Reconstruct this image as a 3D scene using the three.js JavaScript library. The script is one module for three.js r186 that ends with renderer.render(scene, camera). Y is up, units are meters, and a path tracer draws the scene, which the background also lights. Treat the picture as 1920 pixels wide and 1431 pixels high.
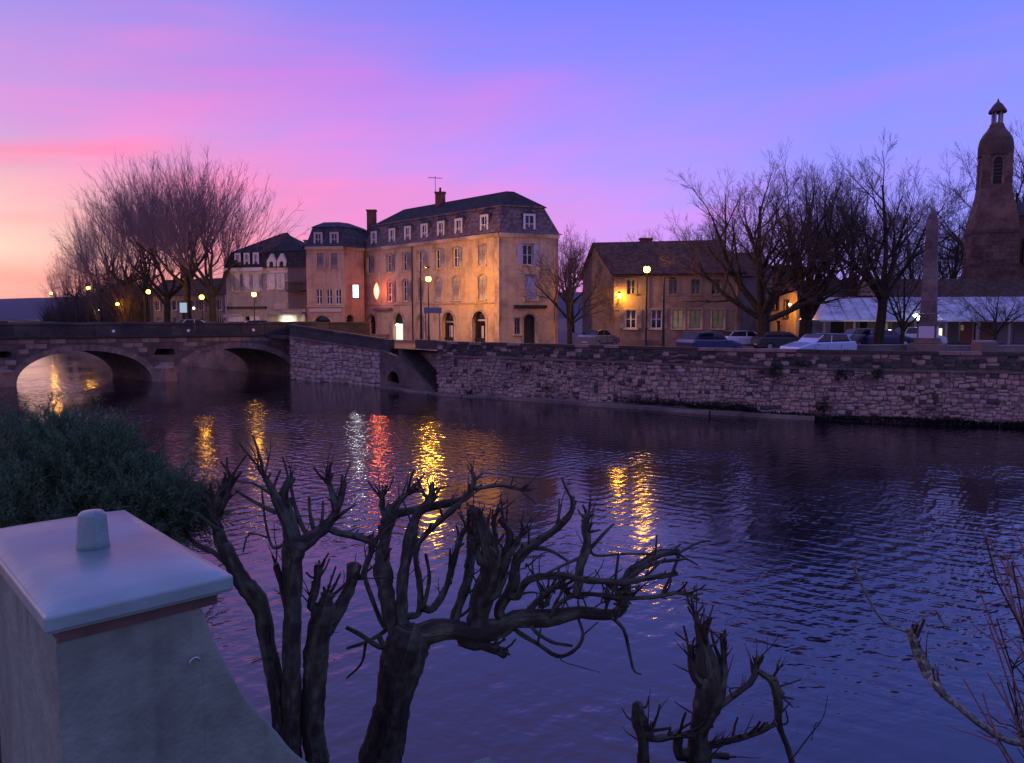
import * as THREE from 'three';
import { mergeGeometries } from 'three/addons/utils/BufferGeometryUtils.js';
import { RoundedBoxGeometry } from 'three/addons/geometries/RoundedBoxGeometry.js';

// ---------------------------------------------------------------- camera
const F = 1467, PITCH = 4.87 * Math.PI / 180, EYE = 5.9;   // focal length in photo pixels, downward tilt, eye height above the river
const scene = new THREE.Scene();
const camera = new THREE.PerspectiveCamera(2 * Math.atan(715.5 / F) * 180 / Math.PI, 1024 / 763, 0.05, 4000);
camera.position.set(0, EYE, 0);
camera.rotation.x = -PITCH;
const renderer = new THREE.WebGLRenderer({ antialias: true });
renderer.setSize(1024, 763);
renderer.toneMapping = THREE.LinearToneMapping;
renderer.toneMappingExposure = 1.18;
renderer.shadowMap.enabled = true;

// ---------------------------------------------------------------- sky: dusk, afterglow low on the left, violet overhead, unseen sky behind and overhead brightened to lift the ambient light
const lin = (c) => { c /= 255; return c <= 0.04045 ? c / 12.92 : Math.pow((c + 0.055) / 1.055, 2.4); };
const hash2 = (x, y, s) => { let h = (x * 374761393 + y * 668265263 + s * 1442695041) | 0; h = Math.imul(h ^ (h >>> 13), 1274126177); h = Math.imul(h ^ (h >>> 16), 2246822519); return ((h ^ (h >>> 15)) >>> 0) / 4294967296; };
const fade = (t) => t * t * (3 - 2 * t);
function vnoise(x, y, s, px = 0, py = 0) {
  let xi = Math.floor(x), yi = Math.floor(y); const fx = fade(x - xi), fy = fade(y - yi);
  const w = (a, p) => p ? ((a % p) + p) % p : a;
  const a = hash2(w(xi, px), w(yi, py), s), b = hash2(w(xi + 1, px), w(yi, py), s), c = hash2(w(xi, px), w(yi + 1, py), s), d = hash2(w(xi + 1, px), w(yi + 1, py), s);
  return a + (b - a) * fx + (c - a) * fy + (a - b - c + d) * fx * fy;
}
function fbm(x, y, s, oct = 4, px = 0, py = 0) {
  let v = 0, a = 0.5, t = 0;
  for (let i = 0; i < oct; i++) { v += a * vnoise(x, y, s + i * 17, px, py); t += a; a *= 0.5; x *= 2; y *= 2; px *= 2; py *= 2; }
  return v / t;
}
const SKY_AZ = [-180, -130, -90, -60, -33, -22, -11, 0, 11, 22, 33, 60, 90, 130, 180];
const SKY_EL = [0, 2, 4, 8, 12, 16, 21, 40, 90];
const BEHIND = [[170, 138, 180], [172, 140, 188], [170, 141, 196], [164, 141, 204], [156, 140, 210], [149, 138, 214], [142, 136, 218], [128, 131, 224], [134, 126, 226]];  // out of view, raised and warmed so walls facing the viewer get more light
const SKY = [
  BEHIND,
  [[184, 138, 184], [188, 140, 196], [186, 142, 206], [178, 142, 220], [168, 141, 228], [157, 138, 233], [146, 134, 236], [124, 128, 238], [134, 126, 226]],
  [[222, 145, 160], [226, 150, 172], [224, 152, 186], [212, 150, 206], [194, 146, 218], [172, 140, 226], [152, 134, 232], [150, 130, 226], [134, 126, 226]],
  [[252, 156, 142], [255, 182, 162], [255, 198, 176], [250, 172, 182], [218, 152, 208], [188, 142, 218], [150, 133, 228], [150, 130, 226], [134, 126, 226]],
  [[255, 146, 138], [255, 178, 158], [255, 206, 182], [255, 178, 184], [216, 150, 214], [188, 142, 220], [142, 132, 227], [150, 130, 226], [134, 126, 226]],
  [[252, 124, 120], [254, 138, 138], [252, 150, 158], [244, 146, 184], [222, 142, 214], [190, 132, 220], [148, 130, 229], [150, 130, 226], [134, 126, 226]],
  [[246, 128, 160], [246, 132, 176], [244, 138, 192], [232, 140, 214], [206, 138, 232], [170, 128, 232], [131, 125, 237], [150, 130, 226], [134, 126, 226]],
  [[236, 138, 196], [236, 140, 206], [232, 142, 216], [212, 142, 234], [182, 138, 244], [156, 130, 243], [121, 122, 242], [150, 130, 226], [134, 126, 226]],
  [[218, 142, 222], [218, 143, 230], [212, 144, 238], [192, 144, 246], [170, 140, 251], [146, 132, 251], [115, 121, 247], [150, 130, 226], [134, 126, 226]],
  [[188, 142, 236], [184, 143, 243], [176, 143, 249], [160, 142, 253], [146, 138, 255], [132, 131, 255], [111, 122, 250], [110, 122, 242], [134, 126, 226]],
  [[164, 140, 242], [162, 142, 248], [157, 143, 253], [149, 142, 255], [140, 140, 255], [128, 134, 255], [108, 124, 250], [108, 122, 242], [134, 126, 226]],
  [[158, 138, 232], [157, 140, 240], [154, 141, 246], [147, 141, 249], [139, 138, 250], [130, 134, 249], [116, 126, 245], [111, 123, 241], [134, 126, 226]],
  [[160, 137, 208], [162, 139, 217], [161, 141, 225], [155, 140, 232], [145, 138, 242], [137, 135, 242], [125, 130, 240], [115, 125, 240], [134, 126, 226]],
  [[166, 138, 192], [168, 140, 200], [167, 141, 208], [160, 141, 216], [153, 140, 221], [146, 137, 225], [138, 134, 228], [119, 127, 239], [134, 126, 226]],
  BEHIND,
].map((col) => col.map((c) => [0.9 * lin(c[0]), 0.98 * lin(c[1]), lin(c[2])]));
const STREAKS = [[-40, 8.8, -23, 10.6, 0.6, 255, 105, 135, 0.95], [-70, 9.5, -38, 8.6, 0.8, 255, 120, 130, 0.8], [-34, 10.8, -10, 16.5, 2.0, 226, 118, 208, 0.55], [-16, 16.2, 6, 15.0, 1.6, 205, 118, 225, 0.45], [-19, 10.4, 0, 14.4, 1.5, 240, 118, 196, 0.42], [-26, 8.4, 4, 7.8, 1.4, 252, 120, 180, 0.6], [2, 8.2, 18, 6.4, 1.0, 226, 136, 226, 0.5], [8, 12.5, 34, 15.5, 1.5, 165, 130, 250, 0.4], [-36, 13.5, -18, 18.5, 1.3, 214, 130, 214, 0.45], [-40, 5.6, -20, 6.4, 0.5, 255, 150, 150, 0.5], [-38, 2.6, -24, 2.2, 0.5, 255, 120, 110, 0.5], [40, 9, 80, 12, 1.5, 170, 134, 240, 0.4]].map((a) => a.map((v, i) => (i > 4 && i < 8 ? lin(v) : v)));
const clamp01 = (x) => Math.max(0, Math.min(1, x));
const slot = (list, v) => { let i = 0; while (i < list.length - 2 && v > list[i + 1]) i++; return [i, Math.min(1, Math.max(0, (v - list[i]) / (list[i + 1] - list[i])))]; };
function skyColour(az, el) {
  if (el < 0) el = -el * 0.2;
  const [i, tx] = slot(SKY_AZ, az), [j, ty] = slot(SKY_EL, el), out = [0, 0, 0];
  for (let k = 0; k < 3; k++) {
    const a = SKY[i][j][k], b = SKY[i + 1][j][k], c = SKY[i][j + 1][k], d = SKY[i + 1][j + 1][k];
    out[k] = (a + (b - a) * tx) * (1 - ty) + (c + (d - c) * tx) * ty;
  }
  // thin pink cloud streaks, drawn out along the wind, some lying level and some rising to the right
  const x = az * 0.9 - el * 0.2, y = el - az * 0.06;
  const n1 = fbm(x * 0.05 + 3.1, y * 0.4 + 7.7, 11, 4), n2 = fbm(x * 0.09 + 9.2, y * 1.1 + 1.3, 29, 4), wav = (n2 - 0.5) * 1.6;
  for (const [a0, e0, a1, e1, half, r, g, b, k] of STREAKS) {
    const t = (az - a0) / (a1 - a0), e = e0 + (e1 - e0) * t + wav * half, ends = clamp01((t + 0.25) / 0.45) * clamp01((1.25 - t) / 0.45);
    const m = 0.72 * k * fade(ends) * Math.exp(-Math.pow((el - e) / half, 2)) * (0.55 + 0.9 * (n1 - 0.3));
    if (m > 0.001) { const q = Math.min(1, m); out[0] += (r - out[0]) * q; out[1] += (g - out[1]) * q; out[2] += (b - out[2]) * q; }
  }
  const n4 = fbm(x * 0.16 + 5, (el - az * 0.35) * 0.5 + 3, 47, 4), fine = ((n2 - 0.5) * 0.24 + (n4 - 0.5) * 0.34) * Math.exp(-Math.pow(Math.max(0, el - 10) / 14, 2));
  out[0] *= 1 + fine; out[1] *= 1 - fine * 0.35; out[2] *= 1 - fine * 0.2;
  const grey = 0.3 * out[0] + 0.5 * out[1] + 0.2 * out[2]; for (let k = 0; k < 3; k++) out[k] = grey + (out[k] - grey) * 0.92;
  return out;
}
{
  const W = 2048, H = 1024, data = new Float32Array(W * H * 4);
  for (let j = 0; j < H; j++) {
    const el = (j + 0.5) / H * 180 - 90;                       // row 0 is straight down
    for (let i = 0; i < W; i++) {
      const phi = ((i + 0.5) / W - 0.5) * 2 * Math.PI;         // atan2(z, x)
      let az = Math.atan2(Math.cos(phi), -Math.sin(phi)) * 180 / Math.PI; // 0 straight ahead (-z), positive to the right
      const c = skyColour(az, el), o = (j * W + i) * 4;
      data[o] = c[0]; data[o + 1] = c[1]; data[o + 2] = c[2]; data[o + 3] = 1;
    }
  }
  const t = new THREE.DataTexture(data, W, H, THREE.RGBAFormat, THREE.FloatType);
  t.mapping = THREE.EquirectangularReflectionMapping; t.magFilter = THREE.LinearFilter; t.minFilter = THREE.LinearFilter; t.needsUpdate = true;
  scene.background = t; scene.environment = t;
}
// the last of the afterglow, broad and weak, from the lit part of the sky
const sun = new THREE.DirectionalLight(new THREE.Color(1.0, 0.55, 0.5), 0.1);
sun.position.set(-Math.sin(0.75) * 200, 16, -Math.cos(0.75) * 200);
sun.target.position.set(0, 5, -40);
sun.castShadow = true; sun.shadow.radius = 40;
Object.assign(sun.shadow.camera, { left: -120, right: 120, top: 60, bottom: -60, near: 1, far: 500 });
sun.shadow.mapSize.set(2048, 2048);
scene.add(sun, sun.target);

// ---------------------------------------------------------------- helpers
const V = (x, y, z) => new THREE.Vector3(x, y, z);
function rng(seed) { let a = seed >>> 0; return () => { a = (a + 0x6D2B79F5) | 0; let t = Math.imul(a ^ (a >>> 15), 1 | a); t = (t + Math.imul(t ^ (t >>> 7), 61 | t)) ^ t; return ((t ^ (t >>> 14)) >>> 0) / 4294967296; }; }
const ray = (px, py) => { const u = (px - 960) / F, v = (715.5 - py) / F, fw = Math.cos(PITCH) + v * Math.sin(PITCH); return [u / fw, (v * Math.cos(PITCH) - Math.sin(PITCH)) / fw]; };
const at = (px, py, D) => { const [a, b] = ray(px, py); return V(a * D, EYE + b * D, -D); };
const on = (px, D, y) => { const p = at(px, 590 + (EYE - y) * F / D, D); p.y = y; return p; };
const taken = new Map();
function numbered(n) { const k = taken.get(n) || 0; taken.set(n, k + 1); return k ? `${n}_${String(k).padStart(3, '0')}` : n; }
function tag(o, label, category, group, kind) { if (label) o.userData.label = label; if (category) o.userData.category = category; if (group) o.userData.group = group; if (kind) o.userData.kind = kind; return o; }
function shadows(o) { o.castShadow = true; o.receiveShadow = true; return o; }
function thing(name, label, category, pos = [0, 0, 0], turn = 0, group) { const g = new THREE.Group(); g.name = numbered(name); g.position.set(...pos); g.rotation.y = turn; scene.add(g); return tag(g, label, category, group); }
function part(name, geo, mat, parent, label) { const m = shadows(new THREE.Mesh(geo, mat)); m.name = name; parent.add(m); if (label) m.userData.label = label; return m; }
function struct(name, geo, mat) { const m = shadows(new THREE.Mesh(geo, mat)); m.name = numbered(name); m.userData.kind = 'structure'; scene.add(m); return m; }
function sub(name, parent) { const g = new THREE.Group(); g.name = name; parent.add(g); return g; }

// every geometry becomes non-indexed with position, normal and uv in metres (projected on the nearest axis plane)
function boxUV(g) {
  if (g.index) g = g.toNonIndexed();
  if (!g.attributes.normal) g.computeVertexNormals();
  const p = g.attributes.position, uv = new Float32Array(p.count * 2), a = V(), b = V(), c = V(), n = V();
  for (let i = 0; i < p.count; i += 3) {
    a.fromBufferAttribute(p, i); b.fromBufferAttribute(p, i + 1); c.fromBufferAttribute(p, i + 2);
    n.copy(b).sub(a).cross(c.clone().sub(a));
    const x = Math.abs(n.x), y = Math.abs(n.y), z = Math.abs(n.z);
    [a, b, c].forEach((v, k) => { const o = (i + k) * 2; if (z >= x && z >= y) { uv[o] = v.x; uv[o + 1] = v.y; } else if (x >= y) { uv[o] = v.z; uv[o + 1] = v.y; } else { uv[o] = v.x; uv[o + 1] = v.z; } });
  }
  const out = new THREE.BufferGeometry();
  out.setAttribute('position', p); out.setAttribute('normal', g.attributes.normal); out.setAttribute('uv', new THREE.BufferAttribute(uv, 2));
  return out;
}
class MB {
  constructor() { this.g = []; }
  add(g, m) { if (m) g = g.clone().applyMatrix4(m); this.g.push(boxUV(g)); return this; }
  box(x, y, z, w, h, d, ry = 0) { const g = new THREE.BoxGeometry(w, h, d); g.rotateY(ry); g.translate(x, y, z); return this.add(g); }   // centre
  rbox(x, y, z, w, h, d, r = 0.02, ry = 0) { const g = new RoundedBoxGeometry(w, h, d, 1, r); g.rotateY(ry); g.translate(x, y, z); return this.add(g); }
  cyl(x, y, z, r0, r1, h, n = 12) { const g = new THREE.CylinderGeometry(r1, r0, h, n); g.translate(x, y + h / 2, z); return this.add(g); }    // base
  poly(...pts) { const v = []; for (let i = 1; i < pts.length - 1; i++) for (const p of [pts[0], pts[i], pts[i + 1]]) v.push(p.x, p.y, p.z); const g = new THREE.BufferGeometry(); g.setAttribute('position', new THREE.Float32BufferAttribute(v, 3)); g.computeVertexNormals(); return this.add(g); }
  geo() { return this.g.length === 1 ? this.g[0] : mergeGeometries(this.g); }
  build(name, mat, parent, label) { return part(name, this.geo(), mat, parent, label); }
}
const memo = new Map();
const once = (key, make) => { if (!memo.has(key)) memo.set(key, make()); return memo.get(key); };

// ---------------------------------------------------------------- textures: grain, stains, relief
function tex(size, fn, { colour = true, metres = 1, float = false } = {}) {
  const d = float ? new Float32Array(size * size * 4) : new Uint8Array(size * size * 4);
  for (let j = 0; j < size; j++) for (let i = 0; i < size; i++) {
    const c = fn(i / size, j / size), o = (j * size + i) * 4, k = float ? 1 : 255;
    const q = (v) => float ? v : Math.max(0, Math.min(255, v * k));
    if (typeof c === 'number') { d[o] = d[o + 1] = d[o + 2] = q(c); } else { d[o] = q(c[0]); d[o + 1] = q(c[1]); d[o + 2] = q(c[2]); }
    d[o + 3] = float ? 1 : 255;
  }
  const t = new THREE.DataTexture(d, size, size, THREE.RGBAFormat, float ? THREE.FloatType : THREE.UnsignedByteType);
  t.wrapS = t.wrapT = THREE.RepeatWrapping; t.magFilter = THREE.LinearFilter; t.minFilter = THREE.LinearFilter; t.repeat.set(1 / metres, 1 / metres);
  if (colour && !float) t.colorSpace = THREE.SRGBColorSpace; t.needsUpdate = true; return t;
}
const rescaled = (t, m) => { const c = t.clone(); c.repeat.set(1 / m, 1 / m); c.needsUpdate = true; return c; };
const T = {};
T.mottle = tex(512, (u, v) => { const a = fbm(u * 8, v * 8, 3, 6, 8, 8), b = fbm(u * 3, v * 3, 41, 3, 3, 3), c = fbm(u * 24, v * 24, 77, 3, 24, 24); const k = 0.52 + 0.32 * a + 0.28 * (b - 0.5) + 0.3 * (c - 0.5) * 0.8 + 0.1; return [k, k * (0.97 + 0.05 * b), k * (0.93 + 0.1 * (1 - b))]; }, { metres: 5 });
T.stain = tex(512, (u, v) => { const s = fbm(u * 40, v * 3, 5, 4, 40, 3), a = fbm(u * 6, v * 6, 9, 5, 6, 6), f = fbm(u * 60, v * 60, 19, 2, 60, 60); const k = 0.9 - 0.15 * clamp01((s - 0.5) * 2.2) - 0.22 * clamp01((a - 0.48) * 2.2) + 0.14 * (f - 0.5); return [k, k * 0.985, k * 0.96]; }, { metres: 7 });
T.grit = tex(256, (u, v) => fbm(u * 32, v * 32, 61, 4, 32, 32), { colour: false, metres: 1.2 });
T.lump = tex(256, (u, v) => fbm(u * 8, v * 8, 67, 5, 8, 8), { colour: false, metres: 1.5 });
T.bark = tex(512, (u, v) => { const r = fbm(u * 26, v * 6, 13, 5, 26, 6), l = fbm(u * 7, v * 7, 23, 4, 7, 7); const k = 0.3 + 0.55 * r; const m = clamp01((l - 0.5) * 6) * (0.6 + 0.8 * r); return [k + 0.22 * m, k * 0.93 + 0.3 * m, k * 0.86 + 0.24 * m]; }, { metres: 1 });
T.barkRelief = tex(512, (u, v) => { const r = fbm(u * 26, v * 6, 13, 5, 26, 6); return Math.abs(r - 0.5) * 2 * 0.6 + 0.4 * fbm(u * 9, v * 9, 23, 4, 9, 9); }, { colour: false, metres: 1 });
T.slate = tex(512, (u, v) => { const row = Math.floor(v * 20), col = Math.floor(u * 16 + (row % 2) * 0.5); const k = 0.55 + 0.35 * hash2(((col % 16) + 16) % 16, row, 5) + 0.2 * (fbm(u * 20, v * 20, 7, 3, 20, 20) - 0.5); return [k, k, k * 1.03]; }, { metres: 4 });
T.slateRelief = tex(512, (u, v) => { const fv = (v * 20) % 1, row = Math.floor(v * 20), fu = (u * 16 + (row % 2) * 0.5) % 1; return clamp01(1 - fv) * (Math.min(fu, 1 - fu) < 0.04 ? 0.3 : 1); }, { colour: false, metres: 4 });
T.road = tex(512, (u, v) => { const a = fbm(u * 5, v * 5, 31, 5, 5, 5), f = fbm(u * 90, v * 90, 37, 2, 90, 90); const k = 0.62 + 0.4 * (a - 0.5) + 0.4 * (f - 0.5); return [k, k * 0.98, k * 0.96]; }, { metres: 9 });
const waveTile = (size, metres, n, lo, hi, seed, spread) => {
  const r = rng(seed), w = [];
  for (let i = 0; i < n; i++) {
    const k = lo * Math.pow(hi / lo, r()), th = 1.5 + (r() - 0.5) * spread;
    const kx = Math.round(k * Math.cos(th) * metres), ky = Math.round(k * Math.sin(th) * metres);
    if (kx || ky) w.push([kx, ky, r() * 6.283, Math.pow(k / lo, -1.1)]);
  }
  const norm = 1 / Math.sqrt(w.reduce((s, a) => s + a[3] * a[3], 0));
  return tex(size, (u, v) => { let h = 0; const calm = 0.3 + 1.25 * clamp01((fbm(u * 5, v * 9, 91, 3, 5, 9) - 0.3) * 2.2); for (const [kx, ky, p, a] of w) h += a * Math.sin(6.28318 * (kx * u + ky * v) + p); return 0.5 + h * norm * 0.2 * calm; }, { float: true, metres });
};
T.waves = waveTile(1536, 29, 52, 1.3, 11, 5, 2.1);

const mat = (r, g, b, o = {}) => new THREE.MeshStandardMaterial({ color: new THREE.Color().setRGB(r, g, b), roughness: 0.85, metalness: 0, ...o });
const M = {
  rubble: mat(0.6, 0.372, 0.297, { map: T.mottle, bumpMap: T.lump, bumpScale: 0.03 }),
  rubbleDark: mat(0.48, 0.312, 0.264, { map: T.mottle, bumpMap: T.lump, bumpScale: 0.03 }),
  rubbleGrey: mat(0.564, 0.407, 0.348, { map: T.mottle, bumpMap: T.lump, bumpScale: 0.03 }),
  mortar: mat(0.36, 0.233, 0.194, { map: T.mottle }),
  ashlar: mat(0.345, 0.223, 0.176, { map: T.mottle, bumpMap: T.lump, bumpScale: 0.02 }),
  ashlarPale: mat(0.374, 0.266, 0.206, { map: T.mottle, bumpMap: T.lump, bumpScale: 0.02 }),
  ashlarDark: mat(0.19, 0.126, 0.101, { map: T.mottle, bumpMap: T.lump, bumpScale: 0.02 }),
  sooty: mat(0.07, 0.053, 0.05, { map: T.mottle, bumpMap: T.lump, bumpScale: 0.02 }),
  sooty2: mat(0.1, 0.078, 0.07, { map: T.mottle, bumpMap: T.lump, bumpScale: 0.02 }),  // soot on parapets; among the rubble its dark tone paints shaded voids
  coping: mat(0.3, 0.223, 0.179, { map: T.mottle, bumpMap: T.lump, bumpScale: 0.015 }),
  sandstone: mat(0.64, 0.48, 0.32, { map: T.stain, bumpMap: T.grit, bumpScale: 0.01 }),
  sandtrim: mat(0.66, 0.5, 0.36, { map: T.mottle }),
  pinkstone: mat(0.5, 0.33, 0.26, { map: T.stain, bumpMap: T.grit, bumpScale: 0.01 }),
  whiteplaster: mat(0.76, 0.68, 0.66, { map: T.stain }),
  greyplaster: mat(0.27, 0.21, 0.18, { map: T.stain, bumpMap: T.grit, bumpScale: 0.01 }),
  slate: mat(0.055, 0.044, 0.037, { map: T.slate, bumpMap: T.slateRelief, bumpScale: 0.02, roughness: 0.9 }),
  slateBlue: mat(0.07, 0.07, 0.09, { map: T.slate, bumpMap: T.slateRelief, bumpScale: 0.02, roughness: 0.8 }),
  slateBrown: mat(0.26, 0.16, 0.13, { map: T.slate, bumpMap: T.slateRelief, bumpScale: 0.02, roughness: 0.7 }),
  tile: mat(0.15, 0.073, 0.037, { map: T.slate, bumpMap: T.slateRelief, bumpScale: 0.04 }),
  brick: mat(0.22, 0.08, 0.06, { map: T.mottle }),
  wood: mat(0.05, 0.035, 0.03, { map: T.mottle }),
  paleframe: mat(0.62, 0.6, 0.63),
  shutter: mat(0.46, 0.45, 0.52, { map: rescaled(T.mottle, 2) }),
  shutterDull: mat(0.32, 0.28, 0.31, { map: rescaled(T.mottle, 2) }),
  glass: mat(0.012, 0.012, 0.016, { roughness: 0.06 }),
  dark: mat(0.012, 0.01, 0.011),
  iron: mat(0.02, 0.02, 0.022, { roughness: 0.5, metalness: 0.4 }),
  zinc: mat(0.784, 0.775, 0.784, { map: rescaled(T.mottle, 9), roughness: 0.45 }),
  redstone: mat(0.238, 0.121, 0.085, { map: T.mottle, bumpMap: T.lump, bumpScale: 0.05 }),
  redstoneDark: mat(0.15, 0.078, 0.06, { map: T.mottle, bumpMap: T.lump, bumpScale: 0.05 }),
  granite: mat(0.24, 0.167, 0.14, { map: T.mottle }),
  road: mat(0.06, 0.055, 0.055, { map: T.road }),
  paving: mat(0.26, 0.184, 0.14, { map: T.road }),
  earth: mat(0.05, 0.045, 0.03, { map: T.road }),
  bark: mat(0.1, 0.078, 0.046, { map: T.bark, bumpMap: T.barkRelief, bumpScale: 0.02, roughness: 0.95 }),
  twig: mat(0.22, 0.13, 0.13, { roughness: 0.95 }),
  twigDark: mat(0.09, 0.06, 0.045, { roughness: 0.95 }),
  plastic: mat(0.02, 0.02, 0.02, { roughness: 0.6 }),
};
const glow = (r, g, b, k) => new THREE.MeshStandardMaterial({ color: 0x222222, emissive: new THREE.Color().setRGB(r, g, b), emissiveIntensity: k, roughness: 0.4 });
M.sodium = glow(1, 0.4, 0.025, 30);
M.warmwhite = glow(1, 0.86, 0.6, 6);
M.coolwhite = glow(0.92, 0.95, 1, 5);
function pointLight(p, colour, cd, r = 6) { const l = new THREE.PointLight(new THREE.Color(...colour), cd); l.position.copy(p); l.castShadow = true; l.shadow.radius = r; scene.add(l); return l; }
const SODIUM = [1, 0.41, 0.035];
// ================================================================ THE SETTING
// river: one sheet, rippled
{
  const g = new THREE.PlaneGeometry(1400, 1000, 1, 250); g.rotateX(-Math.PI / 2); g.translate(-100, 0, -490);
  // the wind ripples die away under the bridge: the same waves, drawn out longer
  const p = g.attributes.position, uv = g.attributes.uv, drawn = (d) => d < 40 ? d : d < 80 ? 40 + (d - 40) - (d - 40) * (d - 40) * 0.0085 : 66.4 + (d - 80) * 0.32;
  for (let i = 0; i < p.count; i++) uv.setXY(i, p.getX(i), -drawn(-p.getZ(i)));
  const m = new THREE.MeshPhysicalMaterial({ color: new THREE.Color().setRGB(0.006, 0.005, 0.01), roughness: 0.085, ior: 1.76, bumpMap: T.waves, bumpScale: 0.024 });
  struct('river', g, m);
}
const QUAY = [[-10.57, 64.3], [-5.6, 58.6], [-3.1, 56.7], [1.5, 54.0], [6.9, 50.4], [12.2, 46.9], [17.35, 44.3], [22.0, 42.5], [27.1, 41.1], [38, 39.0], [52, 37]].map(([x, d]) => V(x, 0, -d));
const BANK = [[-26.5, 80], [-31, 84], [-43, 96], [-64, 125], [-104, 185], [-165, 270], [-270, 420]].map(([x, d]) => V(x, 0, -d));
const STREET = 3.2;
{
  // far bank: streets and square, as one sheet to the horizon
  const s = new THREE.Shape(), q = [...QUAY].reverse();
  s.moveTo(900, 37); for (const p of q) s.lineTo(p.x + 0.15, -p.z + 0.15); s.lineTo(-20.2, 72.2); s.lineTo(-21, 75); for (const p of BANK) s.lineTo(p.x + 0.3, -p.z + 0.1); s.lineTo(-500, 1500); s.lineTo(900, 1500); s.closePath();
  const g = new THREE.ShapeGeometry(s); g.rotateX(-Math.PI / 2); g.translate(0, STREET, 0);
  struct('ground', boxUV(g), M.paving);
  // left bank upstream and the wooded hill closing the valley
  const l = new THREE.Shape([[-75, 40], [-66, 66], [-95, 120], [-160, 200], [-250, 300], [-300, 430], [-320, 1200], [-1200, 1200], [-1200, 40]].map(([x, y]) => new THREE.Vector2(x, y)));
  const lg = new THREE.ShapeGeometry(l); lg.rotateX(-Math.PI / 2); lg.translate(0, 2.2, 0);
  struct('meadow', boxUV(lg), M.earth);
  const W = 90, H = 26, pos = [], idx = [];
  for (let j = 0; j <= H; j++) for (let i = 0; i <= W; i++) {
    const x = -1100 + i / W * 1500, t = j / H, d = 560 + t * 400;
    const ridge = (24 + 10 * fbm(x * 0.004 + 2, 3, 51, 3)) * (0.55 + 0.45 * Math.min(1, Math.max(0, (x + 700) / 420)));
    const y = ridge * Math.sin(Math.min(1, t * 1.6) * Math.PI / 2) + 2.5 * (fbm(x * 0.06, d * 0.06, 53, 4) - 0.5) * Math.min(1, t * 6);
    pos.push(x, 1.5 + y, -d);
  }
  for (let j = 0; j < H; j++) for (let i = 0; i < W; i++) { const a = j * (W + 1) + i, b = a + W + 1; idx.push(a, a + 1, b, a + 1, b + 1, b); }
  const hg = new THREE.BufferGeometry(); hg.setAttribute('position', new THREE.Float32BufferAttribute(pos, 3)); hg.setIndex(idx); hg.computeVertexNormals();
  struct('hill', hg, mat(0.05, 0.045, 0.06));
  // near bank below the garden terrace, out of the frame but there
  const tb = new MB().box(0, 3.3, 4.2, 40, 2.0, 13.6); struct('terrace', tb.geo(), M.paving);
  const nb = new MB().box(0, 0.2, -1.2, 40, 2.6, 9.4); struct('riverbank', nb.geo(), M.earth);
  struct('planting_bed', new MB().box(-3.4, 2.4, -3.5, 3.6, 2.0, 2.4).geo(), M.earth);
}

// ---------------------------------------------------------------- stone walls
const stoneVariants = [];
for (let k = 0; k < 7; k++) {     // an irregular eight-cornered stone, unit size, front at z = 1
  const r = rng(900 + k), front = [], back = [];
  for (let i = 0; i < 8; i++) {
    const q = i >> 1, c1 = 0.06 + 0.22 * r(), sx = [1, -1, -1, 1][q], sy = [1, 1, -1, -1][q], flip = (i + q) % 2 === 0;
    const x = sx * (0.5 - (flip ? 0 : c1)), y = sy * (0.5 - (flip ? c1 : 0)), j = 0.92 + 0.07 * r();
    back.push(V(x * 0.99, y * 0.99, 0)); front.push(V(x * j + (r() - 0.5) * 0.06, y * j + (r() - 0.5) * 0.08, 0.75 + 0.25 * r()));
  }
  const mb = new MB(), mid = V(0, 0, 1.02);
  for (let i = 0; i < 8; i++) { const n = (i + 1) % 8; mb.poly(back[i], back[n], front[n], front[i]); mb.poly(front[i], front[n], mid); }
  stoneVariants.push(mb.geo());
}
const bakeUV = (g, m) => boxUV(g.clone().applyMatrix4(m));
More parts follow.
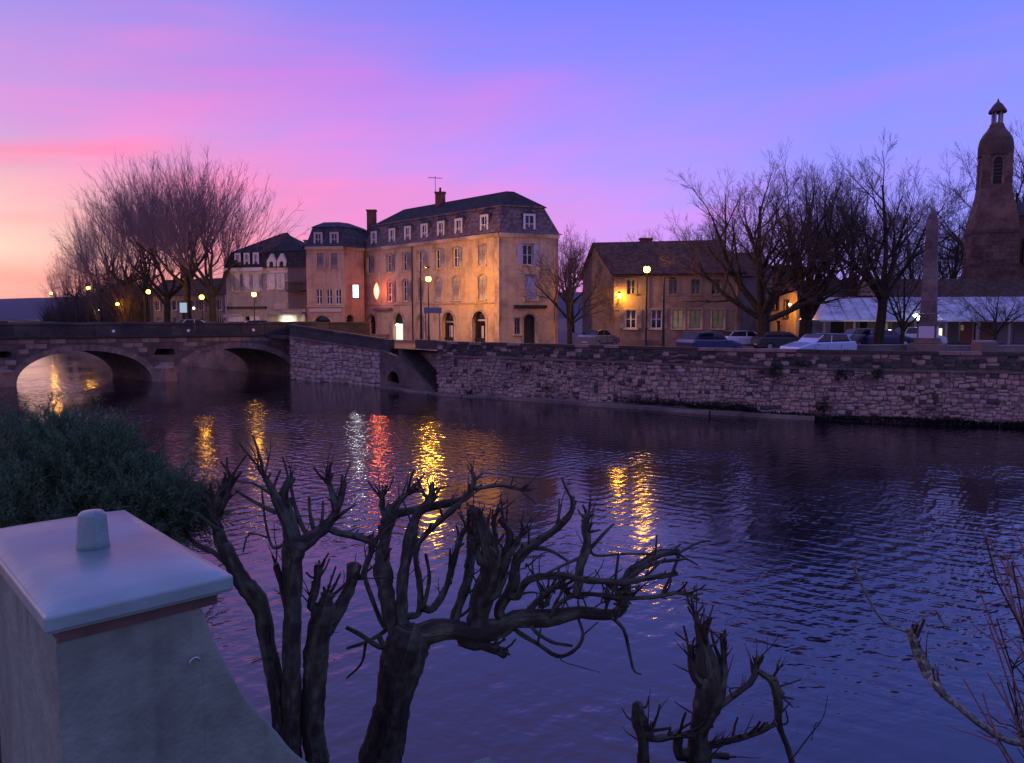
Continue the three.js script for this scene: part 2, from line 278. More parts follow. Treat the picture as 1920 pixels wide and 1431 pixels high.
// fills the face of a wall from A to B (left to right seen from the water) with rubble; returns stones as {m, v, mat, size}
function rubbleFace(A, B, yb, topAt, seed, opt = {}) {
  const r = rng(seed), len = Math.hypot(B.x - A.x, B.z - A.z), turn = Math.atan2(-(B.z - A.z), B.x - A.x), out = [];
  const base = new THREE.Matrix4().makeRotationY(turn).setPosition(A.x, 0, A.z);
  const { rows = [0.13, 0.32], lens = [0.16, 0.62], depth = 0.13, gaps = 0.06, mats = [M.rubble, M.rubble, M.rubble, M.rubbleGrey, M.rubbleGrey, M.rubbleDark, M.rubbleDark, M.rubble, M.rubbleGrey, M.sooty2], z = -0.12, skip } = opt;  // the few sooty dark stones stand in for shadowed voids in the face
  let y = yb;
  while (true) {
    const h = rows[0] + (rows[1] - rows[0]) * r(); let x = -0.1 * r();
    if (y + h * 0.4 > Math.max(topAt(0), topAt(1))) break;
    while (x < len) {
      const w = Math.min(lens[0] + (lens[1] - lens[0]) * r() * r() ** 0.3, len - x + 0.06), split = w > 0.5 && r() < 0.22;
      const put = (cx, cy, sw, sh) => {
        const lim = topAt(clamp01(cx / len)); if (cy + sh / 2 > lim + 0.06 || r() < gaps) return;
        if (skip && skip(cx, cy)) return;
        const d = depth * (0.6 + 0.8 * r());
        const m = base.clone().multiply(new THREE.Matrix4().compose(V(cx, cy, z), new THREE.Quaternion().setFromEuler(new THREE.Euler((r() - 0.5) * 0.1, (r() - 0.5) * 0.12, (r() - 0.5) * 0.24)), V(sw - 0.022, sh - 0.02, d)));
        const p = V().setFromMatrixPosition(m), inView = Math.abs(p.x / -p.z) < 0.66;
        out.push({ m, v: Math.floor(r() * stoneVariants.length), mat: mats[Math.floor(r() * mats.length)], size: inView ? sw * sh / (p.z * p.z) : 0 });
      };
      const cy = y + h / 2 + (r() - 0.5) * 0.12 + 0.09 * Math.sin(x * 0.9 + seed);
      if (split) { put(x + w / 2, cy - h / 4, w, h / 2); put(x + w / 2, cy + h / 4, w, h / 2); } else put(x + w / 2, cy, w, h * (0.9 + 0.15 * r()));
      x += w;
    }
    y += h;
  }
  return out;
}
function layStones(list, parent, most, name = 'stone') {
  list.sort((a, b) => b.size - a.size);
  const rest = new Map();
  list.forEach((s, i) => {
    if (i < most) { const o = part(name, stoneVariants[s.v], s.mat, parent); o.applyMatrix4(s.m); }
    else { if (!rest.has(s.mat)) rest.set(s.mat, []); rest.get(s.mat).push(bakeUV(stoneVariants[s.v], s.m)); }
  });
  for (const [m, gs] of rest) part('rubble', mergeGeometries(gs), m, parent).userData.kind = 'stuff';
}
const seg = (mb, A, B, y0A, y1A, y0B, y1B, zf, zb) => {   // a wall-like prism along A -> B between offsets zf (towards the water) and zb
  const d = V(B.x - A.x, 0, B.z - A.z).normalize(), n = V(-d.z, 0, d.x);   // n points to the water
  const c = (P, y, o) => V(P.x + n.x * o, y, P.z + n.z * o);
  const a0 = c(A, y0A, zf), a1 = c(A, y1A, zf), a2 = c(A, y1A, zb), a3 = c(A, y0A, zb), b0 = c(B, y0B, zf), b1 = c(B, y1B, zf), b2 = c(B, y1B, zb), b3 = c(B, y0B, zb);
  mb.poly(a0, b0, b1, a1).poly(a1, b1, b2, a2).poly(b3, a3, a2, b2).poly(a0, a1, a2, a3).poly(b0, b3, b2, b1).poly(a0, a3, b3, b0);
};
const lerp = (a, b, t) => a + (b - a) * t;
const along = (A, B, t) => V(lerp(A.x, B.x, t), lerp(A.y, B.y, t), lerp(A.z, B.z, t));
function copings(parent, A, B, yA, yB, h, zf, zb, step, mats, seed, name = 'coping_stone') {
  const len = A.distanceTo(B), n = Math.max(1, Math.round(len / step)), r = rng(seed);
  for (let i = 0; i < n; i++) {
    const t0 = (i + 0.012) / n, t1 = (i + 0.988) / n, mb = new MB(), j = (r() - 0.5) * 0.02;
    seg(mb, along(A, B, t0), along(A, B, t1), lerp(yA, yB, t0) + j, lerp(yA, yB, t0) + h + j, lerp(yA, yB, t1) + j, lerp(yA, yB, t1) + h + j, zf + (r() - 0.5) * 0.02, zb);
    mb.build(name, mats[Math.floor(r() * mats.length)], parent);
  }
}
{
  const wall = thing('quay_wall', 'long rubble stone quay wall with dark parapet along the far bank', 'wall');
  const core = new MB(), par = new MB(), course = new MB(), footing = new MB(), stones = [];
  for (let i = 1; i < QUAY.length - 1; i++) {
    const A = QUAY[i], B = QUAY[i + 1];
    seg(core, A, B, -1.2, 2.8, -1.2, 2.8, -0.085, -0.9);
    seg(par, A, B, 2.92, 3.76, 2.92, 3.76, -0.12, -0.45);
    seg(course, A, B, 2.8, 2.92, 2.8, 2.92, 0.06, -0.6);
    stones.push(...rubbleFace(A, B, -0.1, () => 2.8, 300 + i));
    stones.push(...rubbleFace(A, B, 2.92, () => 3.74, 400 + i, { rows: [0.22, 0.32], lens: [0.3, 0.75], mats: [M.sooty2, M.sooty2, M.rubbleDark, M.sooty], z: -0.13, depth: 0.1, gaps: 0.02 }));
    copings(wall, A, B, 3.76, 3.76, 0.17, 0.06, -0.52, 1.15, [M.sooty2, M.rubbleDark, M.sooty2], 500 + i);
    if (i < 7) seg(footing, A, B, -1, i < 3 ? 0.12 : 0.22, -1, i < 3 ? 0.14 : 0.22, i === 6 ? 0.5 : 0.95, -0.1);
  }
  core.build('core', M.mortar, wall); par.build('parapet_core', M.mortar, wall); course.build('string_course', M.coping, wall, 'pale projecting stone band under the parapet');
  footing.build('footing', M.coping, wall, 'pale stone ledge just above the water');
  layStones(stones, wall, 300);
}
{ // bridge abutment with the ramped parapet
  const ab = thing('abutment_wall', 'weathered abutment wall rising to the bridge, right of its arches', 'wall');
  const A = V(-20.4, 0, -71.85), B = QUAY[0], top = (t) => lerp(3.85, 2.85, t);
  const core = new MB(); seg(core, A, B, -1.2, 3.85, -1.2, 2.85, -0.085, -1.2); core.build('core', M.mortar, ab);
  const side = new MB(), K = V(-21.3, 0, -75.2); seg(side, K, A, -1.2, 3.9, -1.2, 3.85, 0, -1); side.build('return_wall', M.ashlarDark, ab);
  const par = new MB(); seg(par, A, B, 3.97, 4.86, 2.97, 3.8, -0.02, -0.4); seg(par, K, A, 3.97, 4.95, 3.97, 4.86, -0.02, -0.4); par.build('parapet', M.sooty2, ab);
  const c = new MB(); seg(c, A, B, 3.85, 3.97, 2.85, 2.97, 0.14, -0.6); c.build('string_course', M.coping, ab);
  copings(ab, A, B, 4.86, 3.8, 0.18, 0.08, -0.5, 1.3, [M.sooty2, M.sooty, M.ashlarDark], 41);
  const slab = new MB(); seg(slab, V(-24.6, 0, -74.6), A, 3.75, 4.0, 3.72, 3.97, 0.3, -2.2); slab.build('footway_slab', M.sooty2, ab, 'dark overhanging footway slab at the bridge end');
  const stones = rubbleFace(A, B, -0.1, top, 77, { rows: [0.3, 0.48], lens: [0.4, 1.0], gaps: 0.02, mats: [M.rubble, M.rubbleGrey, M.rubbleGrey, M.ashlarPale] });
  layStones(stones, ab, 300);
}
{ // river stairs between abutment and quay wall
  const A = QUAY[0], B = QUAY[1], d = V(B.x - A.x, 0, B.z - A.z).normalize();
  const st = thing('river_stairs', 'dark mossy stone stairs descending to the water beside the abutment', 'stairs');
  const len = A.distanceTo(B), base = new MB();
  seg(base, A, B, -1.2, 2.9, -1.2, 2.9, -1.7, -2.4);
  base.build('back_wall', M.rubbleDark, st); const bp = new MB(); seg(bp, along(A, B, 0.3), V(B.x, 0, B.z), 2.9, 3.9, 2.9, 3.9, -1.6, -2.1); bp.build('back_parapet', M.sooty2, st);
  const moss = mat(0.11, 0.085, 0.07, { map: T.mottle, bumpMap: T.lump, bumpScale: 0.02 });
  const n = 17;
  for (let i = 0; i < n; i++) { const mb = new MB(), t0 = lerp(0.3, 1.0, i / n), t1 = lerp(0.3, 1.0, (i + 1) / n), y = lerp(3.1, 0.12, i / (n - 1)); seg(mb, along(A, B, t0), along(A, B, t1), -0.8, y, -0.8, y, 0.0, -1.7); mb.build('step', moss, st); }
  // buttress face with a small arched niche below the first steps
  const sh = new THREE.Shape(); sh.moveTo(0, -0.6); sh.lineTo(len * 0.98, -0.6); sh.lineTo(len * 0.98, 0.05); sh.lineTo(len * 0.36, 2.6); sh.lineTo(0, 3.05); sh.closePath();
  const h = new THREE.Path(); h.moveTo(1.1, 0.35); h.absarc(2.0, 0.55, 0.85, Math.PI, 0, true); h.lineTo(2.85, 0.35); h.closePath(); sh.holes.push(h);
  const g = new THREE.ExtrudeGeometry(sh, { depth: 0.35, bevelEnabled: false, curveSegments: 10 }); g.translate(0, 0, 0.02);
  const m = new THREE.Matrix4().makeRotationY(Math.atan2(-d.z, d.x)).setPosition(A.x, 0, A.z);
  part('buttress', boxUV(g), M.ashlarDark, st, 'stone buttress with a small arched niche').applyMatrix4(m);
  const lip = new MB(); seg(lip, along(A, B, 0.05), B, -0.8, 0.12, -0.8, 0.12, 0.9, 0.37); lip.build('landing', M.coping, st);
  const up = new MB(); seg(up, A, along(A, B, 0.12), 2.9, 3.9, 2.9, 3.9, 0.05, -0.5); up.build('end_post', M.sooty2, st);
}

// ---------------------------------------------------------------- bridge
const BR = { A: V(-41.25, 0, -64.8), turn: 25 * Math.PI / 180, shear: 0.424, width: 8 };
const brPoint = (t, y, z) => V(t + BR.shear * Math.min(0, z), y, z).applyAxisAngle(V(0, 1, 0), BR.turn).add(BR.A);
{
  const br = thing('stone_bridge', 'low stone arch bridge with dark parapet crossing the river', 'bridge', [BR.A.x, 0, BR.A.z], BR.turn);
  const arches = [-7.25, 5.15, 17.55], a = 5.15, rise = 2.85, spring = 0.0, DECK = 3.95;
  const shear = (g) => { const p = g.attributes.position; for (let i = 0; i < p.count; i++) p.setX(i, p.getX(i) + BR.shear * p.getZ(i)); g.computeVertexNormals(); return g; };
  const s = new THREE.Shape(); s.moveTo(-14.5, -1.5);
  for (const c of arches) { s.lineTo(c - a, -1.5); for (let k = 0; k <= 28; k++) { const th = Math.PI * (1 - k / 28); s.lineTo(c + a * Math.cos(th), spring + rise * Math.pow(Math.sin(th), 0.92)); } s.lineTo(c + a, -1.5); }
  s.lineTo(32, -1.5); s.lineTo(32, DECK); s.lineTo(-14.5, DECK); s.closePath();
  for (const c of [-1.05, 11.35]) { const h = new THREE.Path(); h.moveTo(c - 0.85, 2.35); h.lineTo(c + 0.85, 2.35); h.absarc(c + 0.6, 2.6, 0.3, 0, Math.PI / 2, false); h.lineTo(c - 0.6, 2.9); h.closePath(); s.holes.push(h); }
  const g = shear(new THREE.ExtrudeGeometry(s, { depth: BR.width, bevelEnabled: false }).translate(0, 0, -BR.width));
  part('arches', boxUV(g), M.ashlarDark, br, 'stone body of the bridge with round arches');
  // arch rings, stone by stone
  for (const c of arches) {
    const N = 29, P = (k, o) => { const th = Math.PI * (1 - k / N); const x = c + (a + o) * Math.cos(th), y = spring + (rise + o) * Math.pow(Math.max(0, Math.sin(th)), 0.92); return [x, y]; };
    if (c < 0) continue;
    for (let k = 0; k < N; k++) {
      const sh = new THREE.Shape(); const q = [P(k + 0.03, 0), P(k + 0.97, 0), P(k + 0.97, 0.5), P(k + 0.03, 0.5)]; q.forEach(([x, y], i) => i ? sh.lineTo(x, y) : sh.moveTo(x, y)); sh.closePath();
      part('ring_stone', boxUV(new THREE.ExtrudeGeometry(sh, { depth: 0.4, bevelEnabled: false }).translate(0, 0, -0.34 + 0.015 * hash2(k, 3, 8))), [M.ashlarPale, M.ashlar, M.ashlar][Math.floor(hash2(k, c * 7 | 0, 4) * 3)], br);
    }
  }
  // facing blocks
  const r = rng(61), inside = (x, y) => arches.some((c) => { const u = (x - c) / (a + 0.55); return Math.abs(u) < 1 && y < (rise + 0.55) * Math.pow(Math.sqrt(1 - u * u), 0.92); }) || [-1.05, 11.35].some((c) => Math.abs(x - c) < 1.0 && y > 2.2 && y < 3.05);
  for (let row = 0; row < 9; row++) {
    const y0 = row * 0.435, y1 = y0 + 0.41; let x = -2.2 - r() * 0.6;
    while (x < 23.2) {
      const w = 0.55 + r() * 0.7, x1 = x + w;
      if (![[x, y0], [x1, y0], [x, y1], [x1, y1], [(x + x1) / 2, y0]].some(([u, v]) => inside(u, v))) {
        const m = part('facing_stone', once('face' + Math.floor(r() * 4), () => boxUV(new RoundedBoxGeometry(1, 1, 1, 1, 0.06))), [M.ashlar, M.ashlar, M.ashlarPale, M.ashlarDark][Math.floor(r() * 4)], br);
        m.position.set((x + x1) / 2, (y0 + y1) / 2, -0.03); m.scale.set(w - 0.03, y1 - y0, 0.1 + 0.05 * r());
      }
      x = x1;
    }
  }
  // piers: pointed cutwaters
  for (const c of [-1.05, 11.35]) {
    const sh = new THREE.Shape([new THREE.Vector2(c - 1.0, 0.05), new THREE.Vector2(c + 1.0, 0.05), new THREE.Vector2(c, 1.3)]), cg = new THREE.ExtrudeGeometry(sh, { depth: 2.3, bevelEnabled: false }); cg.rotateX(Math.PI / 2); cg.scale(1, 1, 1); cg.translate(0, 1.2, 0);
    part('cutwater', boxUV(cg), M.ashlar, br);
    const cap = new MB().poly(V(c - 1, 1.2, 0.05), V(c, 1.2, 1.3), V(c, 1.75, 0.05)).poly(V(c, 1.2, 1.3), V(c + 1, 1.2, 0.05), V(c, 1.75, 0.05)); cap.build('cutwater_cap', M.ashlarPale, br);
  }
  // cornice, parapets, copings, road
  for (const [z0, front] of [[0, 1], [-BR.width, 0]]) {
    const dx = BR.shear * z0, o = front ? 1 : -1;
    const c = new MB().box(8 + dx, DECK + 0.09, z0 + o * 0.06, 44, 0.18, 0.5); c.build('cornice', M.sooty, br, 'dark projecting cornice');
    for (let i = 0; i < 22; i++) { const x = -13 + i * 2; if (!front && i % 2) continue; const w = front ? 2 : 4; const p = new MB().box(x + dx + (front ? 0 : 1), DECK + 0.18 + 0.45, z0 - o * 0.1, w - 0.03, 0.9, 0.34 + 0.02 * (i % 3)); p.build('parapet_block', [M.sooty, M.sooty2, M.sooty][i % 3], br); const k = new MB().rbox(x + dx + (front ? 0 : 1), DECK + 1.17, z0 - o * 0.1, w - 0.02, 0.17, 0.52 + 0.01 * (i % 2), 0.03); k.build('coping_stone', [M.sooty2, M.sooty, M.sooty2][(i * 2) % 3], br); }
  }
  const road = new MB().box(8 - BR.shear * 4, DECK + 0.06, -4, 40, 0.1, 6.9); road.build('roadway', M.road, br);
  // small round pale reflectors on the parapet
  for (const t of [7.4, 13.4, 19.0]) { const k = new THREE.CylinderGeometry(0.13, 0.13, 0.05, 14); k.rotateX(Math.PI / 2); k.translate(t, DECK + 0.55, 0.1); part('reflector', k, mat(0.75, 0.72, 0.75, { roughness: 0.4 }), br, 'small round pale reflector on the parapet'); }
}
{ // quay wall upstream, beyond the bridge
  const w = thing('upstream_quay', 'quay wall beyond the bridge below the avenue of plane trees', 'wall');
  const core = new MB(), cop = new MB();
  for (let i = 0; i < BANK.length - 1; i++) { const A = BANK[i + 1], B = BANK[i]; seg(core, A, B, -1, 3.15, -1, 3.15, 0, -1); seg(cop, A, B, 3.15, 3.95, 3.15, 3.95, 0.05, -0.35); }
  core.build('face', M.ashlar, w); cop.build('parapet', M.sooty2, w);
}
// ================================================================ BUILDINGS
// a facade: local x to the right, y up from the base, z towards the viewer
class Facade {
  constructor(building, A, B, base) {
    this.b = building; this.len = Math.hypot(B.x - A.x, B.z - A.z); this.base = base; this.A = A; this.B = B;
    building.updateMatrixWorld(true);
    this.m = building.matrixWorld.clone().invert().multiply(new THREE.Matrix4().makeRotationY(Math.atan2(-(B.z - A.z), B.x - A.x)).setPosition(A.x, base, A.z));
    this.holes = [];
  }
  // where the column of the photo at px meets this facade, in metres from its left end; and the height seen at row py there
  u(px) { const k = ray(px, 560)[0], { A, B } = this; const t = (A.x + k * A.z) / ((A.x - B.x) + k * (A.z - B.z)); return t * this.len; }
  y(px, py) { const t = this.u(px) / this.len, D = -(this.A.z + (this.B.z - this.A.z) * t); return at(px, py, D).y - this.base; }
  put(o, x, y, z = 0, ry = 0) { o.applyMatrix4(this.m.clone().multiply(new THREE.Matrix4().makeRotationY(ry).setPosition(x, y, z))); return o; }
  hole(x, y, w, h, arch = 0) { this.holes.push([x, y, w, h, arch]); }
  wall(h, t, material, name = 'wall', label) {
    const s = new THREE.Shape([[0, 0], [this.len, 0], [this.len, h], [0, h]].map(([x, y]) => new THREE.Vector2(x, y)));
    for (const [x, y, w, hh, arch] of this.holes) s.holes.push(opening(x, y, w, hh, arch));
    const g = new THREE.ExtrudeGeometry(s, { depth: t, bevelEnabled: false, curveSegments: 8 }); g.translate(0, 0, -t);
    return this.put(part(name, boxUV(g), material, this.b, label), 0, 0);
  }
  band(y, h, d, material, name = 'cornice', x0 = -0.02, x1 = this.len + 0.02) { const mb = new MB().box((x0 + x1) / 2, y + h / 2, d / 2 - 0.05, x1 - x0, h, d + 0.1); return this.put(mb.build(name, material, this.b), 0, 0); }
}
function opening(x, y, w, h, arch) {    // x is the middle, y the bottom
  const p = new THREE.Path(), l = x - w / 2, r = x + w / 2;
  if (arch) { const ry = arch; p.moveTo(l, y); p.lineTo(l, y + h - ry); p.absellipse(x, y + h - ry, w / 2, ry, Math.PI, 0, true); p.lineTo(r, y); } else { p.moveTo(l, y); p.lineTo(l, y + h); p.lineTo(r, y + h); p.lineTo(r, y); }
  p.closePath(); return p;
}
const flat = (path, z, depth = 0) => { const s = new THREE.Shape(path.getPoints(8)); const g = depth ? new THREE.ExtrudeGeometry(s, { depth, bevelEnabled: false }) : new THREE.ShapeGeometry(s); g.translate(0, 0, z); return boxUV(g); };
function trimGeo(w, h, arch, t, d) { const o = new THREE.Shape(opening(0, -0.02, w + 2 * t, h + t, arch ? arch + t * 0.6 : 0).getPoints(8)); o.holes.push(opening(0, -0.01, w, h + 0.01, arch)); const g = new THREE.ExtrudeGeometry(o, { depth: d + 0.06, bevelEnabled: false }); g.translate(0, 0, -0.05); return boxUV(g); }
// a window set into its opening; kind: open (panes, shutters folded back), closed (shutters shut), bare
function addWindow(f, x, y, w, h, { arch = 0, kind = 'open', shutter = M.shutter, frame = M.paleframe, trim = M.sandtrim, pane = M.glass, sill = true, name = 'window', oneLeaf = 0 } = {}) {
  f.hole(x, y, w, h, arch);
  const g = sub(name, f.b), key = `${w.toFixed(2)},${h.toFixed(2)},${arch.toFixed(2)}`, G = (k, make) => once(k + key, make);
  part('pane', G('pane', () => flat(opening(0, 0, w, h, arch), -0.26)), pane, g);
  part('frame', G('frame', () => {
    const o = new THREE.Shape(opening(0, 0.002, w - 0.004, h - 0.004, arch).getPoints(8)); o.holes.push(opening(0, 0.08, w - 0.16, h - 0.16, arch ? arch * 0.9 : 0));
    const mb = new MB().add(new THREE.ExtrudeGeometry(o, { depth: 0.06, bevelEnabled: false }).translate(0, 0, -0.25));
    mb.box(0, h / 2, -0.215, 0.1, h - 0.18, 0.055); const n = h > 1.9 ? 3 : 2; for (let i = 1; i < n; i++) mb.box(0, h * i / n, -0.218, w - 0.16, 0.05, 0.04); return mb.geo();
  }), frame, g);
  if (trim) part('surround', G('trim', () => trimGeo(w, h, arch, 0.16, 0.03)), trim, g);
  if (sill) part('sill', G('sill', () => new MB().rbox(0, -0.07, 0.04, w + 0.34, 0.12, 0.26, 0.02).geo()), trim || M.sandtrim, g);
  const leaf = (lw) => G('leaf' + lw.toFixed(2), () => { const mb = new MB(), hh = h - (arch ? arch * 0.5 : 0); mb.box(0, hh / 2, 0, lw - 0.02, hh - 0.03, 0.035); for (const [a, b] of [[0.05, 0.45], [0.5, 0.95]]) { const n = 6; for (let i = 0; i < n; i++) mb.box(0, hh * (a + (b - a) * (i + 0.5) / n), 0.022, lw - 0.14, (b - a) * hh / n - 0.03, 0.02); } return mb.geo(); });
  if (kind === 'open') for (const s of oneLeaf ? [oneLeaf] : [-1, 1]) part('shutter', leaf(w / 2), shutter, g).position.set(s * (w * 0.75 + 0.05), 0, 0.085);
  if (kind === 'closed') for (const s of [-1, 1]) part('shutter', leaf(w / 2), shutter, g).position.set(s * w * 0.25, 0, -0.1);
  return f.put(g, x, y);
}
function addDormer(f, x, y, w, h, depth, { z = -0.25, body = M.slate, frame = M.paleframe, pane = M.glass, top = M.slateBlue } = {}) {
  const g = sub('dormer', f.b);
  const k = `d${w.toFixed(2)},${h.toFixed(2)},${depth}`;
  part('cheek', once(k + 'c', () => new MB().box(-w / 2 - 0.07, h / 2, -depth / 2, 0.12, h, depth).box(w / 2 + 0.07, h / 2, -depth / 2, 0.12, h, depth).geo()), body, g);
  part('pane', once(k + 'p', () => new MB().box(0, h / 2, -0.1, w, h, 0.02).geo()), pane, g);
  part('frame', once(k + 'f', () => new MB().box(-w / 2 - 0.02, h / 2, 0, 0.2, h, 0.14).box(w / 2 + 0.02, h / 2, 0, 0.2, h, 0.14).box(0, 0.06, 0.01, w, 0.12, 0.16).box(0, h - 0.1, 0.003, w + 0.2, 0.22, 0.14).box(0, h / 2, -0.04, 0.09, h - 0.2, 0.06).box(0, h * 0.45, -0.05, w, 0.07, 0.05).geo()), frame, g);
  part('dormer_roof', once(k + 'r', () => { const o = 0.2, mb = new MB(); const a = V(-w / 2 - o, h, 0.14), b = V(w / 2 + o, h, 0.14), c = V(0, h + 0.34, 0.14), d = V(-w / 2 - o, h, -depth), e = V(w / 2 + o, h, -depth), q = V(0, h + 0.34, -depth); mb.poly(a, b, c).poly(a, c, q, d).poly(b, e, q, c).poly(a, d, e, b); return mb.geo(); }), top, g);
  return f.put(g, x, y, z);
}
function inset(poly, d) {   // poly counter-clockwise in (x, D); d one number or one per edge
  const n = poly.length, L = poly.map((p, i) => { const q = poly[(i + 1) % n], dx = q[0] - p[0], dy = q[1] - p[1], l = Math.hypot(dx, dy), k = Array.isArray(d) ? d[i] : d; return [p[0] - dy / l * k, p[1] + dx / l * k, dx / l, dy / l]; });
  return L.map((b, i) => { const a = L[(i + n - 1) % n], det = a[2] * b[3] - a[3] * b[2], t = ((b[0] - a[0]) * b[3] - (b[1] - a[1]) * b[2]) / det; return [a[0] + a[2] * t, a[1] + a[3] * t]; });
}
function rings(mb, list) { // list of [poly, y]: skins between successive rings, and a lid
  for (let k = 0; k < list.length - 1; k++) { const [p, y0] = list[k], [q, y1] = list[k + 1]; p.forEach((a, i) => { const j = (i + 1) % p.length; mb.poly(V(a[0], y0, -a[1]), V(p[j][0], y0, -p[j][1]), V(q[j][0], y1, -q[j][1]), V(q[i][0], y1, -q[i][1])); }); }
  const [p, y] = list[list.length - 1]; mb.poly(...p.map((a) => V(a[0], y, -a[1])));
}
function house(name, label, A, base) { return thing(name, label, 'building', [A.x, base, A.z], 0); }
function worldPart(name, mb, m, b, label) { b.updateMatrixWorld(true); const o = part(name, mb.geo(), m, b, label); o.applyMatrix4(b.matrixWorld.clone().invert()); return o; }
const C2 = (p) => [p.x, -p.z];
function chimney(b, x, D, y0, y1, w, d, pots = 2, m = M.brick) { const mb = new MB().box(x, (y0 + y1) / 2, -D, w, y1 - y0, d).box(x, y1 + 0.06, -D, w + 0.16, 0.14, d + 0.16); for (let i = 0; i < pots; i++) mb.cyl(x + (i - (pots - 1) / 2) * 0.42, y1 + 0.1, -D, 0.13, 0.1, 0.5, 8); return worldPart('chimney', mb, m, b); }
const litWarm = glow(1, 0.72, 0.45, 0.1), litDim = glow(1, 0.75, 0.5, 0.04), shopLight = glow(0.95, 1, 0.72, 2.2);

// ---------------------------------------------------------------- the big corner building
{
  const L = on(680, 90, STREET), C = on(937, 72, STREET), R = on(1046, 74, STREET), K = V(R.x + (L.x - C.x) * 0.9, STREET, R.z + (L.z - C.z) * 0.9);
  const b = house('corner_building', 'big sandstone corner building with slate mansard roof, lit by the street lamp', C, STREET);
  const f = new Facade(b, L, C, STREET), H = 10.15;
  const cols = [693, 731, 760, 789, 822, 855, 904], w = (px) => 1.05;
  cols.forEach((px, i) => {
    const x = f.u(px);
    addWindow(f, x, 7.35, 1.02, 1.85, { kind: i === 6 ? 'closed' : 'open', shutter: i < 3 ? M.shutterDull : M.shutter, oneLeaf: i === 0 || i === 6 ? 0 : 1 });
    if (i !== 0 && i !== 3) addWindow(f, x, 4.15, 1.1, 2.25, { arch: 0.25, kind: i >= 4 ? 'closed' : 'open', shutter: i < 4 ? M.shutterDull : M.shutter, oneLeaf: i < 4 ? 1 : 0 });
    if (i === 3) addWindow(f, x, 4.15, 1.1, 2.25, { arch: 0.25, kind: 'closed', shutter: M.shutterDull });
  });
  // arched shop openings on the ground floor
  const arch = (px, w, h, name, fill) => { const x = f.u(px); f.hole(x, 0, w, h, w / 2); const g = sub(name, b); part('surround', once(`at${w},${h}`, () => trimGeo(w, h, w / 2, 0.28, 0.04)), M.sandtrim, g); fill(g, w, h); return f.put(g, x, 0); };
  const shopFill = (g, w, h) => {
    part('pane', once(`sp${w},${h}`, () => flat(opening(0, 0.05, w, h - 0.05, w / 2), -0.34)), M.glass, g);
    const mb = new MB().box(0, h - w / 2, -0.28, w, 0.12, 0.1).box(0, h * 0.35, -0.28, 0.1, h * 0.7, 0.08).box(-w * 0.25, h - w / 4, -0.28, 0.06, w * 0.36, 0.06).box(w * 0.25, h - w / 4, -0.28, 0.06, w * 0.36, 0.06).box(0, 0.25, -0.29, w, 0.5, 0.08); mb.build('frame', M.iron, g);
  };
  arch(840, 1.9, 2.95, 'shop_window', (g, w, h) => { shopFill(g, w, h); new MB().box(0.1, 1.0, -0.3, 0.5, 1.3, 0.06).build('poster', mat(0.5, 0.48, 0.56), g); new MB().box(0, 2.0, -0.26, 1.6, 0.16, 0.06).build('sign_board', mat(0.5, 0.47, 0.5), g); });
  arch(898, 1.95, 3.05, 'shop_window', (g, w, h) => { shopFill(g, w, h); new MB().box(0.15, 0.95, -0.3, 0.42, 1.4, 0.06).build('poster', mat(0.42, 0.42, 0.5), g); new MB().box(0.25, 2.2, -0.26, 1.3, 0.14, 0.06).build('sign_board', mat(0.45, 0.4, 0.42), g); });
  arch(746, 1.9, 2.9, 'shop_doorway', (g, w, h) => {
    part('pane', once('sd', () => flat(opening(0, 0.02, w, h * 0.62, 0), -0.36)), glow(1, 0.93, 0.75, 1.0), g, 'brightly lit shop interior');
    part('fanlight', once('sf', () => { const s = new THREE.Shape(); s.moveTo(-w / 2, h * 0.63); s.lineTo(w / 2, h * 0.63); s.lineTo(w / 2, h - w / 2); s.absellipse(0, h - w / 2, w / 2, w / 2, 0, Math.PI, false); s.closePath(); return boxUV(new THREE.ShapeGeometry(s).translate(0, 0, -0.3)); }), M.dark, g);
    new MB().box(0, h * 0.62, -0.2, w, 0.1, 0.2).build('frame', M.iron, g);
    part('lamp', new THREE.SphereGeometry(0.17, 12, 8).translate(0.02, h * 0.56, 0.12), M.coolwhite, g, 'white lamp over the doorway');
  });
  arch(697, 1.5, 2.7, 'shop_window', shopFill); arch(789, 1.2, 2.6, 'doorway', (g, w, h) => { new MB().box(0, h / 2 - 0.2, -0.3, w, h, 0.06).build('door', mat(0.24, 0.2, 0.24), g); });
  f.wall(H, 0.45, M.sandstone);
  f.band(3.75, 0.16, 0.1, M.sandtrim, 'string_course'); f.band(H - 0.35, 0.35, 0.22, M.sandtrim, 'cornice');
  const dx = f.u(775); f.put(new MB().cyl(dx, 0, 0.12, 0.07, 0.07, H - 0.3, 8).build('downpipe', M.wood, b), 0, 0);
  f.put(new MB().box(f.u(937) - 0.3, 0, 0, 0, 0, 0).box(f.len - 0.32, H / 2 - 0.1, 0.02, 0.64, H - 0.5, 0.1).build('quoin', M.sandtrim, b), 0, 0);
  f.put(new MB().box(f.u(720), 3.35, 0.22, 3.4, 0.28, 0.4).build('awning_box', mat(0.16, 0.1, 0.13), b), 0, 0);
  const n = new Facade(b, C, R, STREET);
  addWindow(n, n.u(990), 7.3, 1.0, 1.85, { kind: 'open', shutter: mat(0.36, 0.36, 0.5) });
  addWindow(n, n.u(996), 4.1, 1.15, 2.2, { kind: 'closed', shutter: mat(0.36, 0.36, 0.5) });
  { const x = n.u(993), w = 1.15, h = 2.75; n.hole(x, 0, w, h, 0.5); const g = sub('doorway', b); part('surround', trimGeo(w, h, 0.5, 0.2, 0.04), M.sandtrim, g); new MB().box(0, h / 2, -0.35, w, h, 0.06).build('door', M.wood, g); n.put(g, x, 0); }
